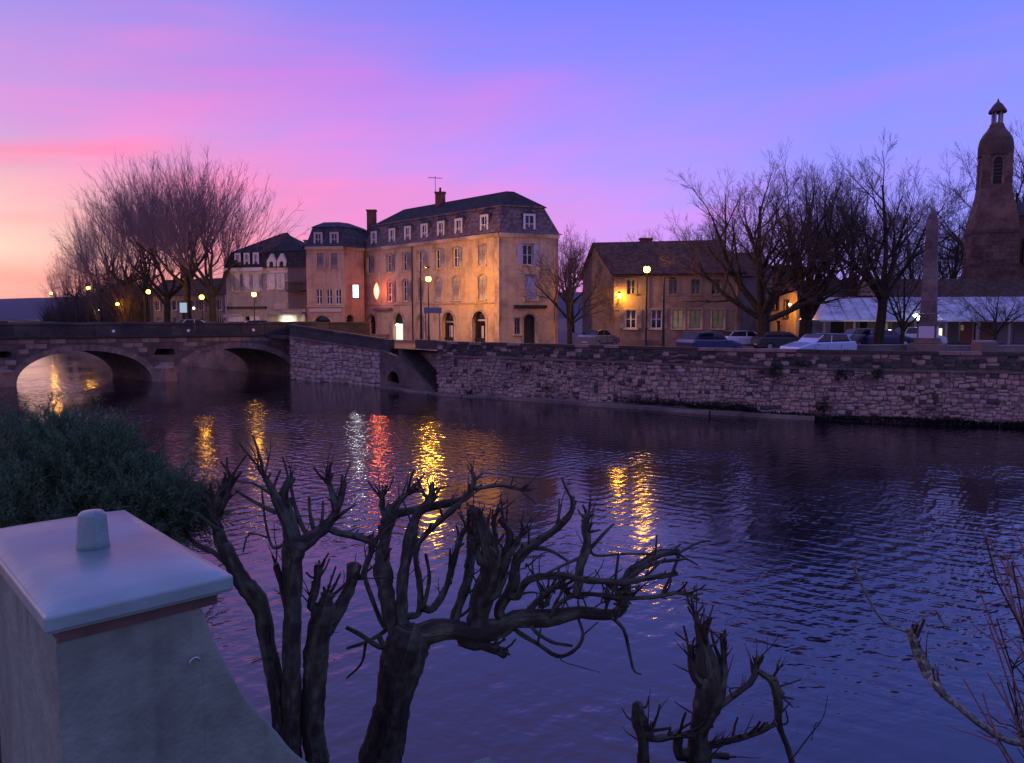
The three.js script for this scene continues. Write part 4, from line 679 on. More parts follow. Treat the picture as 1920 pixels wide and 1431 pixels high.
// ---------------------------------------------------------------- church
{
  const D = 100, P = (px, py) => at(px, py, D), cx = P(1857, 480).x, half = (a, b) => (P(b, 400).x - P(a, 400).x) / 2;
  const g = thing('church', 'red-brown stone church with domed bell tower behind the market hall', 'building', [cx, STREET, -D], -0.35);
  const yy = (py) => at(1862, py, D).y - STREET;
  const shell = (rows, m, name, n = 4, rot = Math.PI / 4, label) => { // stacked square or round rings [py, half width]
    const mb = new MB(); for (let i = 0; i < rows.length - 1; i++) { const [y0, w0] = rows[i], [y1, w1] = rows[i + 1], k = n === 4 ? 1.4142 : 1; const c = new THREE.CylinderGeometry(w1 * k, w0 * k, yy(y1) - yy(y0), n, 1, true).rotateY(rot).translate(0, (yy(y0) + yy(y1)) / 2, 0).toNonIndexed(); if (n === 4) { c.deleteAttribute('normal'); c.computeVertexNormals(); } mb.add(c); } return mb.build(name, m, g, label);
  };
  const k = 0.72; // seen at an angle, so narrower than the outline
  shell([[640, 3.7 * k], [440, 3.55 * k], [405, 3.2 * k], [370, 2.5 * k], [355, 2.35 * k]], M.redstone, 'tower_base');
  shell([[356, 2.3 * k], [292, 2.26 * k]], M.redstone, 'belfry');
  shell([[294, 1.95], [284, 1.98], [272, 1.94], [262, 1.8], [252, 1.45], [244, 1.05], [238, 0.85]], M.redstoneDark, 'dome', 20, 0, 'rounded dark stone dome');
  shell([[240, 0.85], [234, 0.8], [231, 0.6]], M.redstone, 'lantern_base', 12, 0);
  for (let i = 0; i < 6; i++) { const a = i / 6 * 6.283; new MB().cyl(Math.cos(a) * 0.55, yy(232), Math.sin(a) * 0.55, 0.11, 0.1, yy(210) - yy(232), 8).build('lantern_column', mat(0.3, 0.25, 0.3), g); }
  shell([[212, 1.0], [208, 1.0], [203, 0.78], [196, 0.5], [191, 0.16], [184, 0.02]], M.redstoneDark, 'lantern_cap', 14, 0);
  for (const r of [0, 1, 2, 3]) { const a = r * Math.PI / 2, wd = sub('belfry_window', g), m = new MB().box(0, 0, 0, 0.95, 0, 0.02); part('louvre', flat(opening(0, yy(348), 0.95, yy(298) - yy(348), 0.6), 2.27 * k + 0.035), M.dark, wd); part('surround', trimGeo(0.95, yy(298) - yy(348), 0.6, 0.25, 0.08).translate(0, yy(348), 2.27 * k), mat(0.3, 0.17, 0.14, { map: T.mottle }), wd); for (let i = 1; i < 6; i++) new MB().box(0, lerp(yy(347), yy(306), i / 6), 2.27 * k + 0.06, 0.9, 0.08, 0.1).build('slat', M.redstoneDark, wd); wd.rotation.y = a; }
  shell([[440, 3.75 * k], [434, 3.75 * k]], M.redstoneDark, 'string_course'); shell([[500, 3.75 * k], [496, 3.75 * k]], M.redstoneDark, 'string_course');
  // courses of squared stone on the two tower stages
  { const r = rng(707), sets = [new MB(), new MB()]; for (let f = 0; f < 4; f++) for (const [p0, p1, w0, w1] of [[640, 442, 3.7 * k, 3.55 * k], [354, 296, 2.3 * k, 2.26 * k]]) { const yb = yy(p0), yt = yy(p1); for (let y = yb; y < yt - 0.4; y += 0.46) { const h = lerp(w0, w1, (y - yb) / (yt - yb)); for (let x = -h + 0.02 + 0.2 * r(); x < h - 0.3;) { const w = Math.min(0.5 + 0.6 * r(), h - x); if (r() < 0.8 && !(p0 === 354 && Math.abs(x + w / 2) < 1.0)) { const b = new THREE.BoxGeometry(w - 0.04, 0.42, 0.09).translate(x + w / 2, y + 0.23, h + 0.005 + 0.02 * r()).rotateY(f * Math.PI / 2); sets[r() < 0.6 ? 0 : 1].add(b); } x += w; } } } sets.forEach((m, i) => { m.build('stone_courses', [mat(0.2, 0.11, 0.085, { map: T.mottle }), M.redstoneDark][i], g).userData.kind = 'stuff'; }); }
  // nave behind and to the right
  const nave = new MB().box(9, yy(400) / 2, -7, 15, yy(400), 9); nave.build('nave_wall', M.redstone, g);
  const nr = new MB(), y0 = yy(402), y1 = yy(368); nr.poly(V(1, y0, -2.2), V(16.8, y0, -2.2), V(16.8, y1, -7), V(1, y1, -7)).poly(V(1, y0, -11.8), V(1, y1, -7), V(16.8, y1, -7), V(16.8, y0, -11.8)).poly(V(1, y0, -2.2), V(1, y1, -7), V(1, y0, -11.8)); nr.build('nave_roof', M.slate, g);
  for (const x of [4.5, 8, 11.5, 15]) { new MB().box(x, yy(470), -2.2, 0.9, 3.2, 0.5).build('buttress', M.redstoneDark, g); }
}
// ================================================================ BARE TREES
class Tubes {
  constructor() { this.p = []; this.n = []; this.u = []; this.i = []; }
  tube(pts, radii, sides, rough = 0, seed = 0) {
    const N = pts.length; let ref = V(0, 0, 1); const base = this.p.length / 3; let len = 0;
    const t = V(), a = V(), b = V(), d = V();
    for (let k = 0; k < N; k++) {
      t.copy(pts[Math.min(k + 1, N - 1)]).sub(pts[Math.max(k - 1, 0)]).normalize();
      if (k === 0 && Math.abs(t.dot(ref)) > 0.9) ref.set(1, 0, 0);
      a.copy(ref).addScaledVector(t, -ref.dot(t)).normalize(); ref.copy(a); b.crossVectors(t, a);
      if (k) len += pts[k].distanceTo(pts[k - 1]);
      for (let s = 0; s <= sides; s++) {
        const th = s / sides * 6.2832; let r = radii[k];
        d.copy(a).multiplyScalar(Math.cos(th)).addScaledVector(b, Math.sin(th));
        if (rough) r *= 1 + rough * (fbm(Math.cos(th) * 1.6 + seed * 7 + 40, len / (radii[0] * 2.2) + Math.sin(th) * 1.6 + 40, 7, 3) - 0.5) * 2;
        this.p.push(pts[k].x + d.x * r, pts[k].y + d.y * r, pts[k].z + d.z * r); this.n.push(d.x, d.y, d.z); this.u.push(s / sides * Math.max(0.05, radii[0] * 6.28), len);
      }
    }
    const w = sides + 1;
    for (let k = 0; k < N - 1; k++) for (let s = 0; s < sides; s++) { const q = base + k * w + s; this.i.push(q, q + 1, q + w, q + 1, q + w + 1, q + w); }
    const tip = this.p.length / 3, e = pts[N - 1]; t.copy(e).sub(pts[N - 2]).normalize();
    this.p.push(e.x + t.x * radii[N - 1] * 0.6, e.y + t.y * radii[N - 1] * 0.6, e.z + t.z * radii[N - 1] * 0.6); this.n.push(t.x, t.y, t.z); this.u.push(0, len);
    for (let s = 0; s < sides; s++) this.i.push(base + (N - 1) * w + s, base + (N - 1) * w + s + 1, tip);
    return this;
  }
  geo(smoothRough) { const g = new THREE.BufferGeometry(); g.setAttribute('position', new THREE.Float32BufferAttribute(this.p, 3)); g.setAttribute('normal', new THREE.Float32BufferAttribute(this.n, 3)); g.setAttribute('uv', new THREE.Float32BufferAttribute(this.u, 2)); g.setIndex(this.i); if (smoothRough) g.computeVertexNormals(); return g; }
}
// one wandering branch: start, direction, length, radii; pull bends it (upwards if positive)
function branchLine(r, p, dir, len, n, wander, pull) {
  const pts = [p.clone()], d = dir.clone(), q = p.clone();
  for (let k = 0; k < n; k++) { d.x += (r() - 0.5) * wander; d.z += (r() - 0.5) * wander; d.y += (r() - 0.5) * wander + pull / n; d.normalize(); q.addScaledVector(d, len / n); pts.push(q.clone()); }
  return pts;
}
const taper = (n, r0, r1) => Array.from({ length: n }, (_, k) => r0 + (r1 - r0) * Math.pow(k / (n - 1), 0.9));
const perp = (r, d, angle) => { const a = r() * 6.283, x = Math.abs(d.y) > 0.9 ? V(1, 0, 0) : V(0, 1, 0), u = V().crossVectors(d, x).normalize(), v = V().crossVectors(d, u); return d.clone().multiplyScalar(Math.cos(angle)).addScaledVector(u, Math.sin(angle) * Math.cos(a)).addScaledVector(v, Math.sin(angle) * Math.sin(a)).normalize(); };
function bareTree(seed, o) {
  const { height = 16, trunkH = 3.5, trunkR = 0.4, limbs = 6, lean = 0, spreadLow = 0.5, spreadHigh = 1.15, levels = 4, kids = [6, 6, 6, 4], ratio = 0.55, pull = 0.35, wander = 0.35, twigR = 0.008 } = o;
  const r = rng(seed), wood = new Tubes(), crown = new Tubes();
  const tp = branchLine(r, V(0, -0.3, 0), V(lean, 1, 0).normalize(), trunkH + 0.3, 6, 0.1, 0);
  wood.tube(tp, [1.45, 1.1, 1.0, 0.95, 0.92, 0.95, 0.9].map((k) => k * trunkR), 12, 0.12, seed);
  const grow = (p, dir, len, rad, lv) => {
    const n = lv === 0 ? 8 : lv === 1 ? 6 : lv === 2 ? 4 : lv === 3 ? 3 : 2;
    const pts = branchLine(r, p, dir, len, n, wander * (lv ? 0.85 : 0.55), pull * (lv > 2 ? 0.5 : 1));
    const end = Math.max(twigR, rad * (lv < 2 ? 0.3 : 0.35));
    (lv < 2 ? wood : crown).tube(pts, taper(n + 1, rad, end), lv === 0 ? 8 : lv === 1 ? 6 : lv === 2 ? 4 : 3);
    if (lv >= levels) return;
    const K = kids[lv];
    for (let i = 0; i < K; i++) {
      const t = 0.22 + 0.78 * ((i + 0.3 + 0.5 * r()) / K), f = Math.min(n - 0.01, t * n), k = Math.floor(f), q = along(pts[k], pts[k + 1], f - k), d = pts[k + 1].clone().sub(pts[k]).normalize();
      const rr = lerp(rad, end, t), last = i === K - 1;
      grow(q, perp(r, d, last ? 0.25 : 0.45 + 0.5 * r()), len * ratio * (0.75 + 0.5 * r()) * (1.15 - 0.4 * t), Math.max(twigR, rr * (0.5 + 0.2 * r())), lv + 1);
    }
  };
  const topP = tp[tp.length - 1];
  for (let i = 0; i < limbs; i++) {
    const a = (i + 0.6 * r()) / limbs * 6.283, inc = spreadLow + (spreadHigh - spreadLow) * ((i * 0.618 + 0.3) % 1), d = V(Math.cos(a) * Math.sin(inc), Math.cos(inc), Math.sin(a) * Math.sin(inc));
    grow(along(tp[4], topP, 0.2 + 0.8 * r()), d, (height - trunkH) * (0.62 + 0.2 * r()) * (1.05 - 0.25 * inc), trunkR * (0.42 + 0.2 * r()), 0);
  }
  grow(topP, V(lean * 0.6, 1, 0).normalize(), (height - trunkH) * 0.7, trunkR * 0.6, 0);
  return { trunk: wood.geo(), crown: crown.geo() };
}
// plane tree cut back years ago: short thick limbs, then long straight shoots fanning out
function planeTree(seed, o) {
  const { height = 20, trunkH = 5, trunkR = 0.42, limbs = 6, shoots = 13, levels = 1 } = o;
  const r = rng(seed), wood = new Tubes(), crown = new Tubes();
  const tp = branchLine(r, V(0, -0.3, 0), V(0, 1, 0), trunkH + 0.3, 6, 0.07, 0); wood.tube(tp, [1.35, 1.08, 1, 0.95, 0.92, 0.95, 1.0].map((k) => k * trunkR), 12, 0.12, seed);
  const top = tp[6], dome = height - trunkH;
  const shootFan = (p, dir, n, len, rad) => {
    for (let i = 0; i < n; i++) {
      const d = perp(r, dir, 0.12 + 0.55 * Math.sqrt(r())); d.y += 0.15; d.normalize();
      const L = len * (0.72 + 0.4 * r()), pts = branchLine(r, p, d, L, 5, 0.12, 0.22); crown.tube(pts, taper(6, rad * (0.7 + 0.5 * r()), 0.007), 4);
      for (let k = 0; k < 7; k++) { const t = 0.15 + 0.8 * r(), f = t * 4.99, q = along(pts[f | 0], pts[(f | 0) + 1], f % 1), e = perp(r, pts[(f | 0) + 1].clone().sub(pts[f | 0]).normalize(), 0.3 + 0.35 * r()); const tw = branchLine(r, q, e, L * 0.3 * (1.2 - t) * (0.6 + 0.8 * r()), 2, 0.2, 0.25); crown.tube(tw, [0.012, 0.009, 0.006], 3); for (let j = 0; j < 2; j++) { const q2 = tw[1], e2 = perp(r, e, 0.5); crown.tube(branchLine(r, q2, e2, L * 0.11 * (0.6 + 0.8 * r()), 1, 0.2, 0.1), [0.008, 0.005], 3); } }
    }
  };
  for (let i = 0; i < limbs; i++) {
    const a = (i + 0.5 * r()) / limbs * 6.283, inc = [0.95, 0.45, 1.2, 0.7, 1.05, 0.25, 0.85][i % 7], d = V(Math.cos(a) * Math.sin(inc), Math.cos(inc), Math.sin(a) * Math.sin(inc));
    const L = dome * (0.26 + 0.12 * r()), pts = branchLine(r, along(tp[4], top, r()), d, L, 6, 0.4, 0.25); wood.tube(pts, taper(7, trunkR * 0.55, trunkR * 0.26), 7);
    for (const k of [3, 5]) { const d2 = perp(r, pts[k + 1].clone().sub(pts[k]).normalize(), 0.8), p2 = branchLine(r, pts[k], d2, L * 0.55, 4, 0.45, 0.4); wood.tube(p2, taper(5, trunkR * 0.28, trunkR * 0.17), 6); shootFan(p2[4], p2[4].clone().sub(p2[2]).normalize().add(V(0, 0.35, 0)).normalize(), Math.round(shoots * 0.55), dome * 0.52, 0.026); }
    shootFan(pts[6], pts[6].clone().sub(pts[4]).normalize().add(V(0, 0.3, 0)).normalize(), shoots * 0.8, dome * 0.62, 0.03);
  }
  return { trunk: wood.geo(), crown: crown.geo() };
}
const shape = (g) => { // true reach of a grown tree, to scale it to the size seen
  g.crown.computeBoundingBox(); return g;
};
function placeTree(kind, label, grown, px, D, topPy, { group, turn = 0, wide = 1, base = STREET, hold } = {}) {
  const p = on(px, D, base), h = at(px, topPy, D).y - base, k = h / grown.crown.boundingBox.max.y;
  const t = thing(kind, label, 'tree', [p.x, base, p.z], turn, group); t.scale.set(k * wide, k, k * wide);
  part('trunk', grown.trunk, M.bark, t); part('crown', grown.crown, kind === 'plane_tree' ? M.twig : M.twigDark, t); return t;
}
{
  const pa = shape(planeTree(11, { limbs: 7, shoots: 19 })), pb = shape(planeTree(23, { limbs: 6, shoots: 20, trunkH: 6 })), pc = shape(planeTree(37, { limbs: 7, shoots: 18, trunkH: 4.5 }));
  const pd = shape(planeTree(53, { limbs: 6, shoots: 9 })), pe = shape(planeTree(59, { limbs: 6, shoots: 9, trunkH: 6 }));
  const row = [[400, 264, 92, pa, 0.4, 'plane tree nearest the white row houses, its trunk beside their left end'], [355, 272, 101, pb, 1.9, 'second plane tree from the white row houses in the avenue'], [314, 276, 111, pc, 3.1, 'third plane tree from the white row houses in the avenue'], [276, 290, 121, pd, 4.4, 'fourth plane tree from the white row houses in the avenue'], [243, 315, 131, pe, 5.2, 'fifth plane tree from the white row houses in the avenue'], [215, 338, 142, pd, 0.9, 'sixth plane tree from the white row houses in the avenue'], [190, 365, 155, pe, 2.4, 'seventh plane tree from the white row houses in the avenue'], [166, 400, 170, pd, 3.7, 'fourth plane tree from the far end of the avenue'], [146, 428, 188, pe, 5.9, 'third plane tree from the far end of the avenue'], [128, 458, 208, pd, 1.2, 'last but one plane tree at the far end of the avenue'], [112, 484, 232, pe, 2.8, 'last and smallest plane tree at the far end of the avenue']];
  for (const [px, top, D, g, turn, label] of row) placeTree('plane_tree', label, g, px, D, top, { turn, group: 'avenue of bare plane trees', wide: D > 150 ? 0.5 : D > 115 ? 0.7 : 0.86 });
  const ta = shape(bareTree(101, { height: 16, trunkH: 3.2, trunkR: 0.52, limbs: 8, spreadLow: 0.3, spreadHigh: 1.25, kids: [6, 6, 5, 4], lean: -0.06 }));
  const tb = shape(bareTree(117, { height: 16, trunkH: 2.6, trunkR: 0.68, limbs: 8, spreadLow: 0.12, spreadHigh: 0.75, kids: [6, 5, 5, 3], pull: 0.5, wander: 0.3 }));
  const tc = shape(bareTree(131, { height: 16, trunkH: 5.0, trunkR: 0.38, limbs: 6, spreadLow: 0.25, spreadHigh: 0.95, kids: [7, 6, 5, 4], pull: 0.45 }));
  const td = shape(bareTree(149, { height: 9, trunkH: 2.2, trunkR: 0.2, limbs: 5, spreadLow: 0.3, spreadHigh: 1.0, kids: [5, 5, 5, 3], pull: 0.3 }));
  placeTree('broad_tree', 'broad bare tree with low spreading limbs between the low house and the ochre house', ta, 1432, 62, 272, { turn: 0.3, wide: 1.12 });
  placeTree('thick_tree', 'thick-trunked bare tree with upright limbs at the end of the market hall', tb, 1508, 63, 256, { turn: 1.0, wide: 0.92 });
  placeTree('slender_tree', 'slender bare tree standing in front of the market hall roof', tc, 1645, 61, 236, { turn: 2.0, wide: 0.98 });
  placeTree('forked_tree', 'small bare tree with forked trunk left of the obelisk', td, 1690, 60, 450, { turn: 0.6 });
  placeTree('corner_tree', 'bare tree growing close to the end wall of the corner building', td, 1068, 68.5, 428, { turn: 2.3, wide: 1.15 });
  const back = 'bare trees behind the roofs';
  placeTree('distant_tree', 'faint bare tree rising behind the lane beside the corner building', tc, 1072, 120, 412, { turn: 1.1, group: back });
  placeTree('distant_tree', 'bare treetop behind the left end of the low house roof', ta, 1240, 105, 418, { turn: 2.7, group: back });
  placeTree('distant_tree', 'bare treetop behind the right end of the low house roof', tc, 1335, 100, 372, { turn: 4.2, group: back, wide: 1.2 });
  placeTree('distant_tree', 'bare tree behind the market hall between the thick and slender trees', tc, 1585, 96, 300, { turn: 3.4, group: back });
  placeTree('distant_tree', 'bare tree behind the market hall just left of the obelisk', ta, 1712, 110, 400, { turn: 5.0, group: back });
  placeTree('distant_tree', 'bare tree between the obelisk and the church tower', tc, 1793, 112, 372, { turn: 0.2, group: back, wide: 1.2 });
  placeTree('distant_tree', 'tall bare tree rising behind the church tower', ta, 1900, 125, 225, { turn: 1.6, group: back });
  placeTree('square_tree', 'small low bare tree in front of the market hall near the church', td, 1866, 62, 520, { turn: 4.0, wide: 1.3 });
}
// leafless hedge of shrubs beneath the avenue: a dark mass one cannot count
{
  const r = rng(71), t = new Tubes(); for (let i = 0; i < 9000; i++) { const k = r(), D = lerp(125, 240, k), px = lerp(255, 95, k) + (r() - 0.3) * 60, p = on(px, D + r() * 6, STREET); t.tube(branchLine(r, p, V((r() - 0.5) * 0.9, 1, (r() - 0.5) * 0.9).normalize(), (4 + 13 * r() * r()) * (1.1 - 0.5 * k), 3, 0.5, 0.1), [0.05, 0.04, 0.03, 0.02], 3); }
  const h = shadows(new THREE.Mesh(t.geo(), M.twigDark)); h.name = 'undergrowth'; scene.add(h); tag(h, 'dark leafless undergrowth beneath the far avenue trees', 'undergrowth', null, 'stuff');
}
// ================================================================ STREET: lamps, cars, signs
const lampPost = once('post', () => new THREE.LatheGeometry([[0.0, 0], [0.16, 0], [0.16, 0.12], [0.11, 0.2], [0.1, 0.7], [0.065, 0.8], [0.05, 2], [0.04, 1]].slice(0, 6).concat([[0.05, 3], [0.042, 1000]]).map(([x, y]) => new THREE.Vector2(x, y)), 10));
function streetLamp(label, px, py, D, cd, { base = STREET, size = 0.24, colour = SODIUM, m = M.sodium, group = 'street lamps' } = {}) {
  const p = at(px, py, D), h = p.y - base - size, g = thing('street_lamp', label, 'street lamp', [p.x, base, p.z], 0, group);
  part('post', new THREE.LatheGeometry([[0, 0], [0.17, 0], [0.17, 0.14], [0.11, 0.24], [0.1, 0.8], [0.07, 0.9], [0.045, h - 0.15], [0.09, h - 0.1], [0.09, h]].map(([x, y]) => new THREE.Vector2(x, y)), 10), M.iron, g);
  part('globe', once('globe' + size, () => new THREE.SphereGeometry(size, 16, 12)), m, g).position.y = h + size * 0.95;
  part('hood', once('hood' + size, () => new THREE.SphereGeometry(size * 1.12, 14, 6, 0, 6.2832, 0, 0.85).translate(0, 0.02, 0)), M.iron, g).position.y = h + size * 0.95;
  pointLight(V(p.x, base + h + size * 0.95, p.z), colour, cd, 10); return g;
}
streetLamp('sodium street lamp in front of the big corner building', 803, 523, 69, 210);
streetLamp('sodium street lamp on the quay in front of the low house', 1213, 505, 58, 42);
streetLamp('sodium street lamp in front of the white row houses', 476, 552, 82, 16, { base: 3.6 });
streetLamp('sodium street lamp beside the trunk of the nearest plane tree', 378, 557, 84, 20, { base: 3.6 });
streetLamp('sodium street lamp under the third plane tree', 278, 547, 96, 42);
streetLamp('sodium street lamp low under the sixth plane tree', 220, 570, 126, 42, {});
streetLamp('small pale street lamp far down the avenue', 187, 582, 160, 20, { m: M.warmwhite, colour: [1, 0.8, 0.5] });
streetLamp('sodium street lamp shining in front of the dark far avenue trees', 165, 540, 114, 80, {});
streetLamp('sodium street lamp at the far end of the avenue by the hill', 95, 550, 150, 60, {});
{ // small second lantern on the lamp by the plane tree
  const p = at(363, 578, 86), g = thing('garden_lamp', 'small low lamp below the street lamp near the plane trees', 'lamp', [p.x, 3.6, p.z]); part('globe', new THREE.SphereGeometry(0.13, 10, 8), M.warmwhite, g).position.y = p.y - 3.6; new MB().cyl(0, 0, 0, 0.05, 0.035, p.y - 3.7, 8).build('post', M.iron, g); pointLight(p, [1, 0.8, 0.5], 3, 5);
}
{ // tall unlit posts
  for (const [label, px, D, top, k] of [['tall unlit lamp post in front of the corner building', 790, 66, 500, 0.8], ['tall unlit lamp post in front of the low house', 1243, 57, 520, 0.8]]) {
    const p = on(px, D, STREET), h = at(px, top, D).y - STREET, g = thing('unlit_post', label, 'street lamp', [p.x, STREET, p.z]);
    new MB().cyl(0, 0, 0, 0.12, 0.05, h, 10).cyl(0, 0, 0, 0.17, 0.15, 0.5, 10).build('post', M.iron, g); new MB().box(0.3, h, 0, 0.7, 0.05, 0.05).rbox(0.6, h - 0.06, 0, 0.5, 0.12, 0.2, 0.03).build('arm', M.iron, g); }
}
{ // direction sign on the quay
  const p = on(812, 65.5, STREET), g = thing('direction_sign', 'grey direction sign board beside the corner building lamp', 'sign', [p.x, STREET, p.z], 0.35), y = at(812, 582, 65.5).y - STREET;
  new MB().rbox(0, y, 0, 1.5, 0.5, 0.05, 0.02).build('board', mat(0.16, 0.15, 0.2), g); new MB().box(0, y + 0.22, 0.03, 1.42, 0.03, 0.02).box(0, y - 0.22, 0.03, 1.42, 0.03, 0.02).build('rim', mat(0.3, 0.28, 0.32), g); for (const x of [-0.6, 0.6]) new MB().cyl(x, 0, -0.05, 0.035, 0.035, y + 0.2, 8).build('post', M.iron, g);
}
{ // lit panel of the bus shelter by the bridge
  const p = at(344, 577, 80), g = thing('lit_poster_panel', 'pale blue lit poster panel near the plane tree trunks', 'sign', [p.x, 3.6, p.z], 0.1), y = p.y - 3.6; new MB().rbox(0, y, 0, 0.85, 1.15, 0.14, 0.03).build('case', M.iron, g); new MB().box(0, y, 0.08, 0.7, 1.0, 0.03).build('lit_panel', glow(0.6, 0.75, 1, 0.5), g); new MB().box(0, (y - 0.55) / 2, 0, 0.3, y - 0.55, 0.1).build('stand', M.iron, g);
}
{ // traffic post and street furniture near the bridge end
  const p = on(425, 79, 3.6), g = thing('notice_post', 'pale post with small boards at the bridge end', 'sign', [p.x, 3.6, p.z], 0); new MB().cyl(0, 0, 0, 0.06, 0.05, 4.3, 8).build('post', mat(0.35, 0.28, 0.28), g); new MB().box(0, 2.2, 0.06, 0.55, 0.3, 0.04).build('board', mat(0.4, 0.3, 0.25), g); new MB().box(0.02, 1.6, 0.06, 0.4, 0.25, 0.04).build('board', mat(0.35, 0.26, 0.24), g);
  const c = on(1845, 52, STREET), cb = thing('stone_block', 'pale square stone block behind the quay parapet right of the obelisk', 'block', [c.x, STREET, c.z], 0.2); new MB().rbox(0, 0.45, 0, 1.25, 0.9, 1.0, 0.05).build('body', M.granite, cb); new MB().rbox(0, 0.95, 0, 1.1, 0.12, 0.9, 0.03).build('cap', mat(0.42, 0.36, 0.4, { map: T.mottle }), cb);
  const b = on(1650, 57, STREET), bw = thing('low_wall', 'low pale kerb wall in front of the market hall', 'wall', [b.x, STREET, b.z], 0.1); new MB().rbox(0, 0.25, 0, 8, 0.4, 0.35, 0.03).build('body', M.coping, bw); new MB().rbox(0, 0.5, 0, 8.1, 0.1, 0.45, 0.03).build('coping', mat(0.4, 0.32, 0.33, { map: T.mottle }), bw);
  const b2 = on(1880, 56, STREET), bw2 = thing('low_wall', 'low pale kerb wall in front of the square near the church', 'wall', [b2.x, STREET, b2.z], 0.1); new MB().rbox(0, 0.25, 0, 12, 0.4, 0.35, 0.03).build('body', M.coping, bw2); new MB().rbox(0, 0.5, 0, 12.1, 0.1, 0.45, 0.03).build('coping', mat(0.4, 0.32, 0.33, { map: T.mottle }), bw2);
}
// ---------------------------------------------------------------- cars
const carShape = (pts, w, bevel) => { const s = new THREE.Shape(pts.map(([x, y]) => new THREE.Vector2(x, y))); const g = new THREE.ExtrudeGeometry(s, { depth: w - 2 * bevel, bevelEnabled: true, bevelSize: bevel, bevelThickness: bevel, bevelSegments: 3, curveSegments: 10 }); g.translate(0, 0, -(w - 2 * bevel) / 2); return g; };
function wheelArc(x, r) { return Array.from({ length: 9 }, (_, i) => { const a = Math.PI * (i / 8); return [x - r * Math.cos(a) * 1, 0.3 + r * Math.sin(a)]; }); }
function car(label, pos, turn, paint, { tall = 0, hatch = 0, size = 1 } = {}) {
  const g = thing('parked_car', label, 'car', [pos.x, pos.y, pos.z], turn, 'cars parked along the quay'); g.scale.setScalar(size);
  const key = `${tall}${hatch}`;
  part('body', once('cb' + key, () => carShape([[-2.05, 0.34], ...wheelArc(-1.3, 0.36), ...wheelArc(1.32, 0.36), [2.08, 0.34], [2.1, 0.55], [1.98, 0.72 + tall * 0.3], [1.1, 0.93 + tall * 0.5], [-1.75 - hatch * 0.2, 0.98 + tall * 0.5], [-2.08, 0.85 + tall * 0.4]], 1.72, 0.07)), paint, g);
  const roofY = 1.42 + tall, rear = -1.72 - hatch * 0.25;
  part('glasshouse', once('cg' + key, () => carShape([[rear, 0.94], [1.0, 0.9], [0.28, roofY - 0.06], [-0.35, roofY - 0.03], [-1.15 - hatch * 0.35, roofY - 0.07]], 1.46, 0.06)), M.glass, g, 'dark windows');
  part('roof', once('cr' + key, () => carShape([[0.2, roofY - 0.07], [-0.35, roofY - 0.02], [-1.1 - hatch * 0.35, roofY - 0.06], [-1.14 - hatch * 0.35, roofY - 0.01], [-0.35, roofY + 0.03], [0.24, roofY - 0.02]], 1.34, 0.02)), paint, g);
  const pillar = (x0, y0, x1, y1) => new MB().add(new THREE.BoxGeometry(Math.hypot(x1 - x0, y1 - y0), 0.07, 1.5).rotateZ(Math.atan2(y1 - y0, x1 - x0)).translate((x0 + x1) / 2, (y0 + y1) / 2, 0));
  for (const [x0, x1] of [[1.0, 0.28], [-0.3, -0.32], [rear + 0.12, -1.12 - hatch * 0.35]]) pillar(x0, 0.93, x1, roofY - 0.05).build('pillar', paint, g);
  for (const s of [-1, 1]) { for (const x of [-0.95, 0.05, 0.95]) new MB().box(x, 0.66, s * 0.862, 0.018, 0.5, 0.012).build('door_seam', M.plastic, g); for (const x of [-0.7, 0.3]) new MB().rbox(x, 0.82, s * 0.872, 0.2, 0.035, 0.03, 0.01).build('door_handle', paint, g); new MB().box(0, 0.36, s * 0.855, 1.9, 0.1, 0.03).build('sill_trim', M.plastic, g); }
  for (const x of [2.13, -2.12]) new MB().box(x, 0.5, 0, 0.02, 0.11, 0.5).build('number_plate', mat(0.6, 0.58, 0.5), g); new MB().box(2.12, 0.42, 0, 0.03, 0.12, 1.1).build('grille', M.plastic, g);
  for (const x of [-1.3, 1.32]) for (const z of [-0.74, 0.74]) { const w = sub('wheel', g); part('tyre', once('ty', () => new THREE.TorusGeometry(0.24, 0.085, 8, 18)), M.plastic, w); part('rim', once('ri', () => new THREE.CylinderGeometry(0.2, 0.2, 0.12, 14).rotateX(Math.PI / 2)), mat(0.3, 0.3, 0.33, { metalness: 0.6, roughness: 0.4 }), w); w.position.set(x, 0.32, z); }
  for (const z of [-0.62, 0.62]) { part('headlight', once('hl', () => boxUV(new RoundedBoxGeometry(0.14, 0.14, 0.32, 2, 0.05))), mat(0.7, 0.7, 0.75, { roughness: 0.1 }), g).position.set(2.04, 0.66, z); part('taillight', once('tl', () => boxUV(new RoundedBoxGeometry(0.1, 0.2, 0.26, 2, 0.04))), mat(0.25, 0.01, 0.015, { roughness: 0.2 }), g).position.set(-2.09, 0.78, z); part('mirror', once('mi', () => boxUV(new RoundedBoxGeometry(0.1, 0.12, 0.16, 2, 0.04))), paint, g).position.set(0.72, 0.98, z * 1.48); }
  return g;
}
const paintOf = (r, g, b) => new THREE.MeshPhysicalMaterial({ color: new THREE.Color().setRGB(r, g, b), roughness: 0.35, metalness: 0.3, clearcoat: 1, clearcoatRoughness: 0.06 });
const PAINT = { silver: paintOf(0.42, 0.5, 0.66), navy: paintOf(0.02, 0.03, 0.1), white: paintOf(0.6, 0.6, 0.66), grey: paintOf(0.14, 0.14, 0.17), dark: paintOf(0.03, 0.03, 0.04) };
const slopeAt = (px) => (px > 1400 ? 0.42 : 0.55);
car('silver-blue hatchback parked behind the quay parapet in front of the thick tree', on(1533, 47.2, STREET), Math.PI + 0.35, PAINT.silver, { hatch: 1, tall: 0.1, size: 1.02 });
car('dark navy car parked behind the quay parapet in front of the low house', on(1330, 51.5, STREET), 0.5, PAINT.navy, { hatch: 1, tall: 0.15 });
